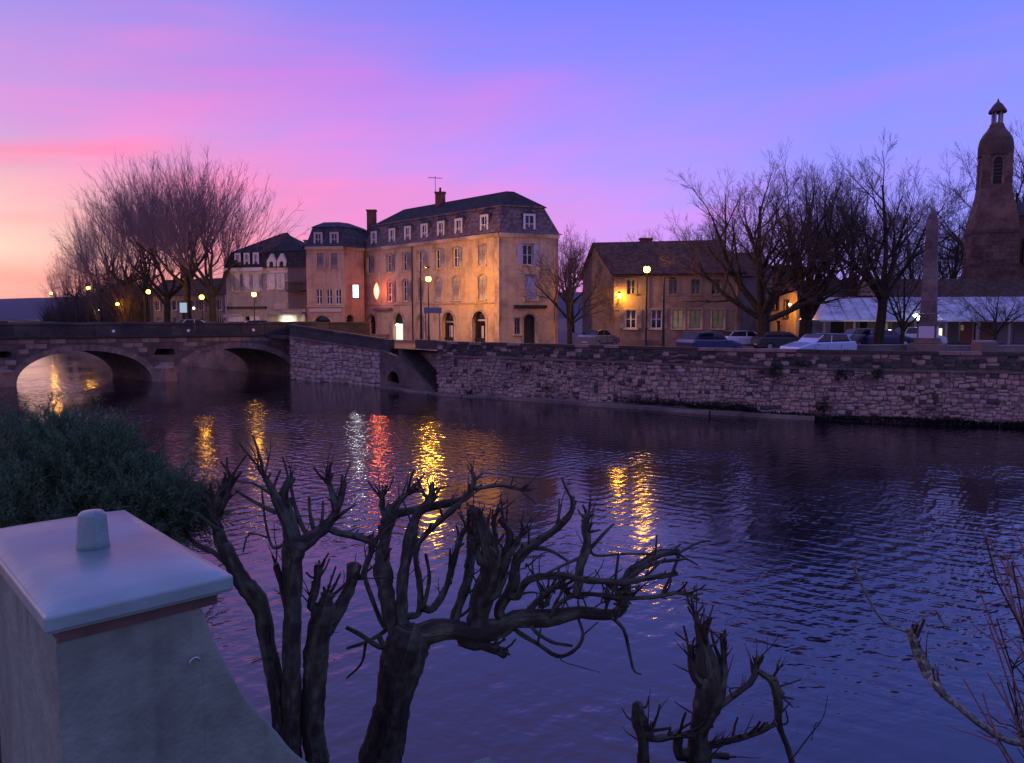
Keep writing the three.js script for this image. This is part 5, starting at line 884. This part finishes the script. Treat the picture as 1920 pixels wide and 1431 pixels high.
car('small pale car parked in front of the dark garage opening', on(1398, 62, STREET), 0.2, PAINT.white, { hatch: 1 });
car('dark car half hidden behind the silver-blue hatchback', on(1466, 60, STREET), 0.1, PAINT.dark, { hatch: 1 });
car('white car parked low beside the lane next to the corner tree', on(1122, 66, STREET), 0.9, PAINT.grey);
car('grey car parked in front of the market hall, left of the forked tree', on(1628, 66, STREET), 0.15, PAINT.grey, { hatch: 1, tall: 0.1 });
car('dark car parked in front of the market hall beside the forked tree', on(1660, 65.5, STREET), 0.15, PAINT.navy, { hatch: 1 });
car('pale car parked in front of the market hall, hidden partly by the obelisk', on(1720, 66, STREET), 0.15, PAINT.white, { tall: 0.2, hatch: 1 });
{ const c = car('pale car with dark windows on the bridge road', on(368, 78, 4.02), 0.6, PAINT.white); c.userData.group = 'cars on the bridge'; const d = car('small car with bright lamp in front of the white row houses', on(492, 80, 3.9), 0.5, PAINT.grey, { hatch: 1 }); d.userData.group = 'cars on the bridge'; }
// ================================================================ NEAR BANK: gate pillar, pollarded trees, juniper, shrubs
M.painted = new THREE.MeshPhysicalMaterial({ color: new THREE.Color().setRGB(0.24, 0.4, 0.36), clearcoat: 0.5, clearcoatRoughness: 0.3, roughness: 0.5, bumpMap: rescaled(T.grit, 0.5), bumpScale: 0.0015, map: rescaled(T.mottle, 3) });
M.render = mat(0.26, 0.36, 0.26, { roughness: 0.9, bumpMap: rescaled(T.grit, 0.35), bumpScale: 0.003, map: rescaled(T.stain, 2.2) });
M.barkNear = mat(0.15, 0.15, 0.11, { map: rescaled(T.bark, 0.62), bumpMap: rescaled(T.barkRelief, 0.4), bumpScale: 0.016, roughness: 0.95 });
M.shoot = mat(0.11, 0.07, 0.05, { map: rescaled(T.bark, 0.2), roughness: 0.8 });
M.cut = mat(0.42, 0.36, 0.32, { map: rescaled(T.mottle, 0.3) });
{
  const h = EYE - 0.62, N = [-0.968, 1.58], R = [-0.65, 1.81], B = [-1.17, 2.38], ux = Math.cos(0.735), uz = Math.sin(0.735);    // cap corners (x, distance)
  const W = 0.39, L = 0.85, turn = Math.atan2(uz, ux);
  // local frame: x along the front edge to the right, z towards the viewer, origin at the near corner
  const g = thing('gate_pillar', 'pale rendered garden pillar with curved wing wall and knobbed cap', 'pillar', [N[0], h, -N[1]], turn);
  const cap = new THREE.BoxGeometry(W, 0.045, L, 18, 1, 30); const p = cap.attributes.position;
  for (let i = 0; i < p.count; i++) if (p.getY(i) > 0.01) { const x = p.getX(i) / (W / 2), z = p.getZ(i) / (L / 2), e = (1 - Math.pow(Math.abs(x), 4)) * (1 - Math.pow(Math.abs(z), 4)), d = Math.hypot(p.getX(i), p.getZ(i) * 0.75); p.setY(i, p.getY(i) + 0.02 * e - 0.012 * Math.exp(-Math.pow(d / 0.13, 2) * 1.2) - (e < 0.02 ? 0.006 : 0)); }
  cap.computeVertexNormals(); cap.translate(W / 2, -0.0225, -L / 2); part('cap', boxUV(cap), M.painted, g, 'pale blue-green painted cap slab');
  const lip = new MB().rbox(W / 2, -0.024, -L / 2, W + 0.012, 0.038, L + 0.012, 0.008); lip.build('cap_edge', M.painted, g);
  const knob = new THREE.LatheGeometry([[0, -0.01], [0.042, -0.01], [0.039, 0.02], [0.035, 0.085], [0.033, 0.096], [0.026, 0.104], [0, 0.106]].map(([x, y]) => new THREE.Vector2(x, y)), 28); part('knob', knob, M.painted, g, 'round blue-green knob').position.set(W / 2 + 0.0, 0.0, -L / 2);
  new MB().box(W / 2, -0.06, -L / 2, W - 0.05, 0.035, L - 0.05).build('shadow_band', mat(0.19, 0.13, 0.1, { map: rescaled(T.mottle, 1) }), g, 'reddish-brown band painted as the shadow below the cap');  // brown band colours in the shadow under the cap slab
  const body = new THREE.Shape(); const i0 = 0.02, i1 = 0.325; body.moveTo(i0, -1.7); body.lineTo(i0, -0.07); body.lineTo(i1, -0.07); body.bezierCurveTo(i1 + 0.02, -0.22, i1 + 0.1, -0.36, i1 + 0.3, -0.52); body.bezierCurveTo(i1 + 0.5, -0.64, i1 + 0.9, -0.72, i1 + 1.4, -0.74); body.lineTo(i1 + 1.4, -1.7); body.closePath();
  // the pillar shaft, then the wing wall that sweeps down to the right
  new MB().box((i0 + i1) / 2, -0.885, -L / 2, i1 - i0, 1.63, L - 0.06).build('shaft', M.render, g);
  const wing = new THREE.Shape(); wing.moveTo(i1 - 0.01, -1.7); wing.lineTo(i1 - 0.01, -0.085); wing.splineThru([[0.331, -0.103], [0.346, -0.159], [0.376, -0.235], [0.406, -0.305], [0.438, -0.364], [0.505, -0.465], [0.562, -0.552], [0.72, -0.74], [0.95, -0.9], [1.4, -0.98]].map(([x, y]) => new THREE.Vector2(x, y))); wing.lineTo(1.4, -1.7); wing.closePath();
  const wg = new THREE.ExtrudeGeometry(wing, { depth: 0.2, bevelEnabled: true, bevelSize: 0.008, bevelThickness: 0.008, bevelSegments: 2, curveSegments: 24 }); wg.translate(0, 0, -0.24); part('wing_wall', boxUV(wg), M.render, g, 'wing wall with concave curved top');
  const clip = new THREE.TorusGeometry(0.012, 0.003, 6, 12, 3.6); clip.translate(i1 - 0.02, -0.205, -0.02); part('wire_clip', clip, mat(0.5, 0.5, 0.52, { metalness: 0.8, roughness: 0.3 }), g);
}
// a tree drawn branch by branch: each line is [[x, y, width] ...] in a frame of the given origin and scale; depth wanders away from where the branch leaves its parent
function tracedTree(name, label, D0, [ox, oy, sc], trunkLines, lines, seed, o = {}) {
  const r = rng(seed), nodes = [], trunk = new Tubes(), boughs = [], shoots = new Tubes(), cuts = [];
  const make = (line, first) => {
    const q = line.map(([x, y, w]) => [ox + x / sc, oy + y / sc, w / sc]);
    let d0 = D0, best = 1e9, from; for (const n of nodes) { const e = Math.hypot(n[0] - q[0][0], n[1] - q[0][1]); if (e < best) { best = e; d0 = n[2]; from = n; } }
    if (!first && from && best > 2 && best < 60) q.unshift([from[0], from[1], q[0][2]]);
    if (first) d0 = D0 + (r() - 0.5) * 0.1;
    const len = q.reduce((s, a, i) => i ? s + Math.hypot(a[0] - q[i - 1][0], a[1] - q[i - 1][1]) : 0, 0), dz = first ? (r() - 0.5) * 0.12 : (r() - 0.5) * Math.min(0.9, len / F * D0 * 0.9), wob = (r() - 0.5) * 0.06;
    const ctrl = q.map(([x, y], i) => { const t = i / (q.length - 1), d = d0 + dz * t + wob * Math.sin(t * 7); return at(x, y, d); });
    const curve = new THREE.CatmullRomCurve3(ctrl, false, 'centripetal'), n = Math.max(6, Math.min(40, Math.round(len / 9))), pts = [], rad = [];
    for (let k = 0; k <= n; k++) {
      const t = k / n, f = t * (q.length - 1), i = Math.min(q.length - 2, f | 0), P = curve.getPoint(t); pts.push(P);
      const w = lerp(q[i][2], q[i + 1][2], f - i); rad.push(w / 2 * -P.z / F * (1 + (first ? 0.06 : 0.1) * (r() - 0.5) * 2));
      nodes.push([lerp(q[i][0], q[i + 1][0], f - i), lerp(q[i][1], q[i + 1][1], f - i), -P.z]);
    }
    if (!first && rad[0] > 0.012) for (let k = 0; k <= n; k++) rad[k] *= 1 + 0.28 * Math.exp(-Math.pow((1 - k / n) / 0.12, 2)) + 0.16 * Math.exp(-Math.pow((k / n - 0.3 - 0.4 * r()) / 0.06, 2));
    return { pts, rad, n };
  };
  for (const l of trunkLines) { const { pts, rad } = make(l, true); trunk.tube(pts, rad, 22, 0.26, seed + pts.length); 
    // down to the ground of the bank
    const b = pts[0], dn = []; for (let k = 0; k <= 6; k++) dn.push(V(b.x + (pts[0].x - pts[1].x) * k * 0.2, lerp(b.y + 0.05, 1.35, k / 6), b.z)); trunk.tube(dn, dn.map((_, k) => rad[0] * (1 + 0.05 * k)), 14, 0.16, seed + 3); }
  const g = thing(name, label, 'tree', [0, 0, 0]); const p0 = trunkLines.length ? at(ox + trunkLines[0][0][0] / sc, oy + trunkLines[0][0][1] / sc, D0) : V(0, 0, 0); g.position.set(p0.x, 1.4, p0.z); const inv = V(-p0.x, -1.4, -p0.z);
  const addPart = (n, geo, m, l) => part(n, geo.translate(inv.x, inv.y, inv.z), m, g, l);
  for (const l of lines) {
    const { pts, rad, n } = make(l, false), t = new Tubes(); t.tube(pts, rad, rad[0] > 0.02 ? 12 : 8, rad[0] > 0.012 ? 0.3 : 0.12, seed + n); boughs.push(t.geo(true));
    const end = rad[n], dir = pts[n].clone().sub(pts[n - 2]).normalize(), thick = rad[0] > 0.012;
    if (o.spurs !== 0 && thick) {
      for (let k = 0; k < 5 + r() * 5 * (o.spurs || 1); k++) { // cut shoots crowding the end
        const i = Math.max(1, Math.round(n * (0.5 + 0.5 * r()))), d = perp(r, i === n ? dir : pts[i].clone().sub(pts[i - 1]).normalize(), 0.35 + 0.8 * r()); d.y += 0.5; d.normalize();
        const L = 0.03 + 0.16 * r() * r(), sp = branchLine(r, pts[i], d, L, 3, 0.4, 0.2), r0 = Math.min(rad[i] * 0.6, 0.004 + 0.005 * r()); shoots.tube(sp, [r0, r0 * 0.9, r0 * 0.8, r0 * 0.7], 6);
      }
      for (let k = 0; k < 3 + r() * 4 * (o.spurs || 1); k++) { // thin whips grown since the last cut
        const i = Math.max(1, Math.round(n * (0.25 + 0.75 * r()))), d = perp(r, pts[i].clone().sub(pts[i - 1]).normalize(), 0.3 + 0.7 * r()); d.y += 0.55; d.normalize();
        const L = 0.06 + 0.2 * r() * r(), sp = branchLine(r, pts[i], d, L, 5, 0.35, 0.25); shoots.tube(sp, [0.0038, 0.0033, 0.0028, 0.0023, 0.0018, 0.0013], 5);
        if (r() < 0.6) { const d2 = perp(r, d, 0.6); shoots.tube(branchLine(r, sp[2], d2, L * 0.4, 3, 0.4, 0.2), [0.0024, 0.002, 0.0016, 0.0012], 4); }
      }
      if (r() < 0.35) { const c = new THREE.CylinderGeometry(end * 0.92, end * 0.92, 0.004, 10).applyQuaternion(new THREE.Quaternion().setFromUnitVectors(V(0, 1, 0), dir)); c.translate(pts[n].x + dir.x * end * 0.62, pts[n].y + dir.y * end * 0.62, pts[n].z + dir.z * end * 0.62); cuts.push(boxUV(c)); }
    }
  }
  if (trunkLines.length) addPart('trunk', trunk.geo(true), o.bark || M.barkNear);
  boughs.forEach((b) => addPart('branch', b, o.bark || M.barkNear));
  if (shoots.p.length) addPart('shoots', shoots.geo(), M.shoot).userData.kind = 'stuff'; cuts.forEach((c) => addPart('cut_end', c, M.cut));
  return g;
}
// the crowd of smaller boughs above the long limb
function thicket(seed, n) {
  const r = rng(seed), out = [];
  for (let i = 0; i < n; i++) { let x = 480 + 820 * r(), y = lerp(760, 330, r() * (x < 900 ? 1 : 0.35)), a = -1.57 + (r() - 0.45) * 1.7, w = 9 + 14 * r() * r(); const l = [[x, y, w]], L = 70 + 120 * r(); for (let k = 1; k <= 4; k++) { a += (r() - 0.5) * 0.7; x += Math.cos(a) * L / 4; y += Math.sin(a) * L / 4; l.push([x, y, w * (1 - 0.15 * k)]); } out.push(l); }
  return out;
}
tracedTree('pollarded_tree', 'gnarled pollarded tree with three stems right beside the garden pillar', 3.25, [330, 860, 2.506],
  [[[525, 1440, 112], [492, 1200, 92], [470, 1060, 82], [430, 880, 78], [402, 720, 80], [370, 650, 95], [310, 580, 85], [255, 475, 72], [215, 400, 58]],
   [[548, 1440, 95], [545, 1250, 92], [545, 1100, 92], [540, 900, 92], [545, 750, 84], [545, 600, 86], [545, 480, 96], [560, 400, 110]],
   [[665, 1440, 118], [642, 1250, 112], [650, 1050, 108], [660, 900, 115], [680, 790, 118], [700, 690, 90]]],
  [[[215, 405, 56], [190, 310, 48], [200, 200, 42], [235, 100, 28]], [[205, 330, 40], [170, 240, 32], [160, 140, 22]], [[195, 260, 40], [235, 190, 30], [265, 90, 20]], [[280, 540, 26], [190, 450, 26], [80, 390, 24], [25, 290, 22], [0, 250, 18]], [[190, 330, 24], [110, 270, 18], [40, 240, 14]],
   [[555, 410, 70], [505, 270, 48], [460, 170, 40], [430, 110, 28], [385, 35, 16]], [[560, 390, 62], [540, 280, 46], [505, 170, 40], [545, 90, 26]], [[565, 420, 84], [640, 370, 64], [720, 300, 48], [765, 215, 36], [790, 110, 22]], [[755, 240, 32], [725, 140, 26], [705, 80, 14]], [[740, 290, 24], [790, 250, 18], [845, 215, 10]], [[610, 350, 24], [560, 230, 20], [540, 130, 14]], [[650, 345, 22], [630, 260, 18], [625, 180, 12]], [[680, 330, 18], [690, 250, 14], [690, 200, 10]], [[450, 165, 16], [370, 120, 13], [280, 105, 9]], [[470, 250, 22], [380, 210, 18], [280, 150, 12]], [[460, 420, 16], [430, 350, 13], [400, 130, 9]], [[430, 370, 10], [340, 355, 9], [315, 440, 7]],
   [[690, 820, 78], [775, 695, 64], [820, 600, 56], [835, 505, 62]], [[640, 700, 44], [660, 590, 36], [670, 505, 34]], [[665, 570, 14], [700, 520, 10], [722, 468, 7]], [[640, 560, 12], [612, 535, 9]], [[740, 340, 34], [840, 365, 32], [935, 392, 30]], [[870, 560, 30], [900, 480, 28], [930, 400, 26]], [[700, 690, 70], [715, 640, 60]], [[480, 915, 10], [420, 935, 8], [355, 960, 6]], [[540, 790, 40], [500, 600, 34], [470, 500, 22]]], 5001);
tracedTree('pollarded_tree', 'gnarled pollarded tree with one long horizontal limb reaching over the water', 3.6, [650, 860, 2.506],
  [[[145, 1440, 195], [190, 1300, 178], [222, 1150, 172], [252, 1000, 182], [285, 890, 195], [305, 815, 170]]],
  [[[310, 840, 130], [450, 800, 104], [580, 812, 104], [700, 800, 100], [800, 755, 88], [950, 748, 70], [1100, 722, 56], [1250, 732, 50], [1302, 690, 46], [1310, 600, 46], [1335, 530, 46], [1400, 490, 42], [1460, 450, 36], [1565, 440, 20]], [[1560, 445, 14], [1640, 400, 12], [1712, 385, 7]], [[540, 845, 64], [650, 880, 48], [742, 915, 40]],
   [[235, 830, 66], [200, 700, 72], [170, 540, 78], [170, 400, 76], [200, 280, 70], [225, 235, 54]], [[205, 270, 38], [245, 200, 30], [300, 155, 24], [345, 150, 16]], [[190, 300, 30], [165, 220, 24], [165, 165, 14]], [[220, 260, 42], [330, 240, 40], [450, 215, 36], [550, 185, 34], [598, 120, 26], [592, 65, 14]], [[605, 140, 22], [720, 125, 18], [790, 140, 14], [860, 152, 8]], [[590, 110, 16], [640, 70, 10]],
   [[270, 790, 64], [260, 620, 54], [290, 420, 52], [330, 270, 46], [390, 200, 40], [402, 120, 16]], [[385, 205, 20], [345, 130, 14], [330, 90, 8]], [[395, 200, 18], [440, 140, 12], [480, 130, 8]], [[335, 730, 32], [345, 600, 30], [325, 450, 26], [350, 380, 26], [430, 300, 26], [530, 212, 22]], [[355, 700, 24], [388, 560, 20], [372, 450, 16]], [[400, 710, 38], [460, 620, 34], [500, 500, 32], [530, 380, 30], [562, 325, 22]], [[510, 740, 44], [560, 600, 42], [590, 450, 40], [602, 330, 36], [588, 225, 24]],
   [[610, 770, 96], [650, 610, 104], [680, 490, 84], [645, 350, 58], [612, 240, 28]], [[690, 640, 64], [740, 480, 56], [765, 350, 40], [720, 285, 20]], [[660, 520, 40], [700, 400, 32], [690, 290, 20], [720, 230, 12]], [[630, 480, 40], [600, 390, 32], [560, 310, 18]], [[700, 470, 30], [650, 420, 20], [620, 300, 14]], [[720, 520, 34], [800, 400, 24], [830, 330, 12]],
   [[715, 720, 54], [780, 600, 52], [800, 480, 46], [850, 420, 46], [960, 350, 34], [1058, 245, 26], [1062, 180, 18]], [[990, 320, 18], [1000, 240, 14], [998, 190, 8]], [[860, 420, 22], [950, 430, 18], [1045, 485, 12]], [[800, 650, 38], [850, 572, 36], [1000, 550, 36], [1150, 572, 34], [1290, 582, 30], [1420, 562, 26], [1555, 540, 18]], [[1080, 640, 34], [1100, 500, 42], [1132, 400, 42], [1120, 300, 36], [1135, 265, 34]], [[1145, 420, 22], [1215, 345, 18], [1255, 308, 10]], [[1110, 460, 18], [1020, 500, 14], [940, 540, 10]], [[1150, 345, 14], [1190, 335, 9]], [[1160, 452, 14], [1300, 448, 12], [1450, 450, 12]],
   [[850, 725, 34], [930, 640, 30], [1000, 600, 26], [1050, 640, 22], [1095, 650, 18]], [[960, 740, 26], [1000, 680, 24], [1080, 640, 22], [1180, 640, 22], [1310, 655, 22], [1450, 650, 20], [1570, 630, 18], [1655, 662, 12]], [[940, 690, 28], [950, 620, 22], [1020, 600, 16]], [[1240, 600, 30], [1300, 640, 26], [1290, 690, 24]], [[790, 800, 24], [900, 872, 22], [1000, 930, 20], [1082, 890, 18], [1110, 830, 16], [1090, 755, 14]], [[870, 790, 20], [960, 860, 18], [1060, 880, 14]], [[900, 870, 12], [912, 800, 9]], [[1110, 830, 9], [1180, 770, 6]], [[1240, 740, 20], [1300, 800, 18], [1330, 920, 15], [1352, 1000, 12], [1385, 1015, 7]], [[1555, 470, 16], [1520, 560, 15], [1480, 640, 14]], [[1450, 450, 12], [1458, 360, 8]], [[1300, 590, 20], [1420, 500, 22], [1600, 470, 12]], [[1560, 450, 12], [1650, 500, 8]],
   [[185, 800, 24], [112, 640, 24], [86, 540, 22], [112, 460, 20], [140, 370, 18]], [[180, 810, 20], [90, 862, 18], [0, 892, 15]], [[170, 890, 26], [60, 825, 22], [0, 795, 20]], [[90, 862, 15], [70, 960, 12], [0, 1032, 9]], [[1005, 945, 5], [1100, 980, 4], [1190, 1005, 3]], ...thicket(5101, 46)], 5003, { spurs: 1.3 });
tracedTree('pollard_stump', 'ragged pollard stump with splintered upright stubs low over the water', 3.35, [1130, 1000, 3.319],
  [[[600, 1450, 150], [600, 1250, 115], [640, 1110, 155], [675, 980, 175], [670, 850, 140], [645, 720, 80]], [[252, 1450, 76], [248, 1250, 72], [225, 1160, 108], [216, 1065, 64]]],
  [[[640, 860, 110], [610, 640, 62], [585, 540, 36], [572, 480, 14]], [[660, 800, 70], [640, 660, 40], [630, 575, 32]], [[735, 960, 66], [755, 800, 44], [748, 635, 34]], [[600, 920, 74], [558, 800, 66], [545, 690, 22]], [[690, 700, 16], [720, 660, 12]], [[325, 1280, 44], [450, 1262, 40], [570, 1250, 50]], [[620, 1190, 46], [750, 1062, 40], [880, 962, 42], [940, 900, 40], [965, 765, 18]], [[955, 850, 32], [1050, 920, 46], [1090, 1050, 60], [1100, 1200, 38], [1150, 1330, 34], [1185, 1450, 40]], [[480, 1370, 64], [700, 1312, 50], [900, 1262, 42], [1070, 1190, 24]], [[1060, 900, 40], [1090, 1000, 56]], [[560, 870, 14], [500, 845, 10], [440, 815, 6]], [[560, 1120, 14], [500, 1085, 10], [450, 1050, 6]], [[230, 1180, 18], [160, 1150, 14], [120, 1090, 8]], [[225, 1290, 10], [150, 1240, 7], [120, 1200, 4]], [[290, 1250, 50], [300, 1220, 40]], [[270, 1080, 14], [290, 1010, 8]], [[480, 1395, 50], [640, 1385, 46], [780, 1390, 36]], [[790, 970, 12], [870, 960, 8]], [[1100, 1130, 14], [1170, 1050, 8]], [[1180, 1400, 12], [1280, 1270, 9], [1370, 1150, 6], [1400, 1010, 4]], [[1330, 1180, 6], [1300, 1290, 5]], [[1150, 1180, 14], [1140, 1100, 9]]], 5007);
M.shrubBark = mat(0.26, 0.14, 0.11, { roughness: 0.9 });
tracedTree('pruned_stem', 'long pale-barked pruned stem arching in from the lower right corner', 3.0, [1560, 900, 2.694],
  [[[1260, 1520, 52], [1150, 1400, 46], [1060, 1350, 42], [970, 1332, 38], [880, 1312, 36], [760, 1242, 36], [660, 1162, 34], [560, 1082, 38]]], [[[565, 1085, 40], [520, 1020, 58], [490, 980, 62], [430, 860, 50], [393, 755, 30]], [[395, 775, 14], [300, 740, 12], [240, 690, 14], [180, 590, 12], [120, 460, 16], [98, 415, 6]], [[120, 450, 6], [135, 350, 5], [175, 310, 3]], [[510, 660, 10], [545, 700, 12], [580, 750, 6]], [[560, 1085, 14], [520, 930, 8]]], 5011, { bark: mat(0.5, 0.5, 0.45, { map: rescaled(T.bark, 0.12), bumpMap: rescaled(T.barkRelief, 0.2), bumpScale: 0.006 }) });
{ // leafless shrub at the right edge
  const r = rng(811), c = at(1905, 1300, 3.1), g = thing('bare_shrub', 'tangled leafless reddish shrub at the right edge over the water', 'shrub', [c.x, 1.5, c.z]); const inv = [-c.x, -1.5, -c.z];
  const root = V(c.x + 0.35, 1.5, c.z);
  for (let i = 0; i < 48; i++) {
    const px = 1775 + 200 * Math.sqrt(r()), py = 960 + 330 * r() + (1905 - px) * 0.25, D = 2.9 + 0.7 * r(), e = at(px, py, D), s = root.clone().add(V((r() - 0.5) * 0.25, 0, (r() - 0.5) * 0.3)), mid = along(s, e, 0.62).add(V(0.16 + 0.3 * r(), 0.3 * (r() - 0.4), (r() - 0.5) * 0.3));
    const curve = new THREE.CatmullRomCurve3([s, along(s, mid, 0.5).add(V(0.12, 0, 0)), mid, e]), pts = curve.getPoints(14).map((q, j) => q.add(V((r() - 0.5) * 0.05, (r() - 0.5) * 0.05, (r() - 0.5) * 0.05))), t = new Tubes(), rb = 0.007 + 0.009 * r(); t.tube(pts, taper(15, rb, 0.0032), 6, 0.1, i);
    for (let k = 0; k < 9; k++) { const j = 8 + Math.floor(r() * 6), d = perp(r, pts[j].clone().sub(pts[j - 1]).normalize(), 0.5 + 0.6 * r()); t.tube(branchLine(r, pts[j], d, 0.05 + 0.2 * r(), 4, 0.9, 0.1), [0.004, 0.0034, 0.003, 0.0025, 0.002], 5); }
    part('stem', t.geo().translate(...inv), r() < 0.5 ? M.shrubBark : M.shoot, g);
  }
}
{ // juniper
  const r = rng(600), c = at(110, 900, 3.7), g = thing('juniper_bush', 'dense dark blue-green juniper bush behind the garden pillar', 'bush', [c.x, 3.4, c.z]);
  const lobes = [[at(20, 925, 3.9), 0.58, 0.34, 0.55], [at(120, 900, 3.75), 0.3, 0.25, 0.4], [at(165, 905, 3.5), 0.24, 0.19, 0.35], [at(215, 960, 3.4), 0.25, 0.17, 0.3], [at(295, 965, 3.35), 0.17, 0.1, 0.22], [at(60, 1000, 3.2), 0.42, 0.24, 0.35], [at(-160, 900, 3.9), 0.5, 0.38, 0.5], [V(-2.15, 4.45, -3.75), 0.6, 0.4, 0.5], [V(-2.25, 3.85, -3.75), 0.5, 0.45, 0.5]];
  const sprig = new MB(), stem = V(0, 1, 0), q = rng(5);
  const blade = (p, d, len, w) => { const s = V().crossVectors(d, V(0.3, 0.2, 1)).normalize().multiplyScalar(w), u = V().crossVectors(d, s).normalize().multiplyScalar(w); const e = p.clone().addScaledVector(d, len); sprig.poly(p.clone().add(s), p.clone().sub(s), e).poly(p.clone().add(u), p.clone().sub(u), e); };
  for (let i = 0; i < 15; i++) { const t = i / 15, a = i * 2.4, p = V(0.04 * t * t, t * 0.1, 0), d = V(Math.cos(a) * 0.75, 0.75, Math.sin(a) * 0.75).normalize(); blade(p, d, 0.034 * (1.1 - 0.6 * t), 0.0022); if (i % 2) blade(p.clone().addScaledVector(d, 0.012), V(d.x + 0.4, d.y, d.z - 0.3).normalize(), 0.02, 0.0018); } blade(V(0, 0, 0), V(0.2, 1, 0).normalize(), 0.13, 0.0025);
  const n = 9500, im = new THREE.InstancedMesh(sprig.geo(), mat(0.08, 0.15, 0.065, { roughness: 0.75 }), n), m = new THREE.Matrix4(), col = new THREE.Color();
  for (let i = 0; i < n; i++) {
    let k = r(), L = lobes[k < 0.2 ? 0 : k < 0.35 ? 1 : k < 0.47 ? 2 : k < 0.59 ? 3 : k < 0.66 ? 4 : k < 0.78 ? 5 : k < 0.84 ? 6 : k < 0.93 ? 7 : 8];
    const a = r() * 6.283, z = r() * 2 - 1, s = Math.sqrt(1 - z * z), d = V(s * Math.cos(a), z, s * Math.sin(a)), f = 0.66 + 0.36 * r() + 0.3 * (fbm(d.x * 3 + 9, d.y * 3 + d.z * 2 + 9, 3, 3) - 0.5) * 2;
    const p = V(L[0].x + d.x * L[1] * f, L[0].y + d.y * L[2] * f, L[0].z + d.z * L[3] * f).sub(g.position), up = d.clone().add(V((r() - 0.5) * 0.9 + 0.25, 0.55 + (r() - 0.5) * 0.6, (r() - 0.5) * 0.9)).normalize();
    m.compose(p, new THREE.Quaternion().setFromUnitVectors(V(0, 1, 0), up).multiply(new THREE.Quaternion().setFromAxisAngle(V(0, 1, 0), r() * 6.28)), V(1, 1, 1).multiplyScalar(0.6 + 1.1 * r() * r())); im.setMatrixAt(i, m); const t = 0.75 + 0.5 * r(); im.setColorAt(i, col.setRGB(t * (0.9 + 0.3 * r()), t, t * (0.9 + 0.3 * r())));
  }
  im.name = 'foliage'; im.userData.kind = 'stuff'; im.castShadow = im.receiveShadow = true; g.add(im);
  const st = new Tubes(); for (let i = 0; i < 40; i++) { const L = lobes[i % 7], e = V(L[0].x + (r() - 0.5) * L[1] * 1.4, L[0].y + (r() - 0.3) * L[2], L[0].z + (r() - 0.5) * L[3] * 1.4).sub(g.position), s = V((r() - 0.5) * 0.3, 0, (r() - 0.5) * 0.3); st.tube([s, along(s, e, 0.5).add(V(0, 0.05, 0)), e], [0.014, 0.009, 0.004], 6); } part('stems', st.geo(), M.shoot, g);
}
// ================================================================ WEEDS on the quay wall and along its foot
{
  const r = rng(9090), leaf = (mb, p, d, l, w) => { const s = V().crossVectors(d, V(0.2, 1, 0.4)).normalize().multiplyScalar(w), e = p.clone().addScaledVector(d, l), m = p.clone().addScaledVector(d, l * 0.5); mb.push(p.x, p.y, p.z, m.x + s.x, m.y + s.y, m.z + s.z, e.x, e.y, e.z, p.x, p.y, p.z, e.x, e.y, e.z, m.x - s.x, m.y - s.y, m.z - s.z); };
  const clump = (name, label, category, cx, n, size, material, pts, group) => {
    const v = []; for (let i = 0; i < n; i++) { const q = pts(i), d = V((r() - 0.5) * 1.6, 0.3 + r() * 0.8, r() * 1.2).normalize(); leaf(v, q, d, size * (0.5 + r()), size * 0.28); }
    const g = new THREE.BufferGeometry(); g.setAttribute('position', new THREE.Float32BufferAttribute(v, 3)); g.computeVertexNormals(); const m = shadows(new THREE.Mesh(g, material)); m.name = numbered(name); scene.add(m); return tag(m, label, category, group, name === 'weeds' ? 'stuff' : undefined);
  };
  const green = mat(0.03, 0.04, 0.025), dark = mat(0.02, 0.022, 0.018);
  const spot = (px, py, D) => at(px, py, D);
  // where along the quay a column of the photo meets the wall
  const wallD = (px) => { const k = ray(px, 720)[0]; for (let i = 0; i < QUAY.length - 1; i++) { const A = QUAY[i], B = QUAY[i + 1], t = (A.x + k * A.z) / ((A.x - B.x) + k * (A.z - B.z)); if (t >= 0 && t <= 1) return -lerp(A.z, B.z, t); } return 42; };
  clump('weeds', 'dark weeds and overhang along the foot of the quay wall', 'weeds', 0, 5200, 0.16, dark, () => { const px = 1395 + 560 * r(), D = wallD(px) - 0.15 - 0.5 * r(); const p = at(px, 700, D); p.y = -0.02 + 0.28 * r() * (0.4 + fbm(px * 0.02, 1, 5, 3)); return p; });
  clump('weeds', 'green weeds on the ledge below the middle of the quay wall', 'weeds', 0, 3000, 0.14, green, () => { const px = 1150 + 270 * Math.pow(r(), 0.7), D = wallD(px) - 0.12 - 0.3 * r(), p = at(px, 700, D); p.y = 0.22 + 0.5 * r() * r() + 0.1 * fbm(px * 0.05, 2, 5, 3); return p; });
  for (const [px, py, w, h, n, label] of [[1455, 695, 16, 24, 260, 'dark ivy tuft hanging from the wall below the silver-blue hatchback'], [1505, 684, 20, 8, 160, 'small green tuft under the parapet band right of the ivy tuft'], [985, 695, 12, 8, 110, 'small dark weed tuft high on the wall below the corner building'], [1025, 728, 8, 10, 80, 'small dark weed tuft low on the wall below the corner tree'], [1580, 705, 22, 16, 200, 'dark weed tuft on the wall below the end of the market hall'], [878, 738, 8, 7, 90, 'dark weed tuft at the waterline near the stairs'], [1540, 768, 18, 18, 240, 'dark bush of weeds low on the wall below the thick tree'], [1645, 700, 12, 14, 120, 'dark weed tuft on the wall below the slender tree']])
    clump('wall_weed', label, 'plant', 0, n, 0.13, px % 2 ? green : dark, () => { const x = px + w * (r() + r() - 1), D = wallD(x) - 0.06 - 0.12 * r(); return at(x, py + h * (r() + r() - 1), D); }, 'weed tufts on the quay wall');
}
renderer.render(scene, camera);
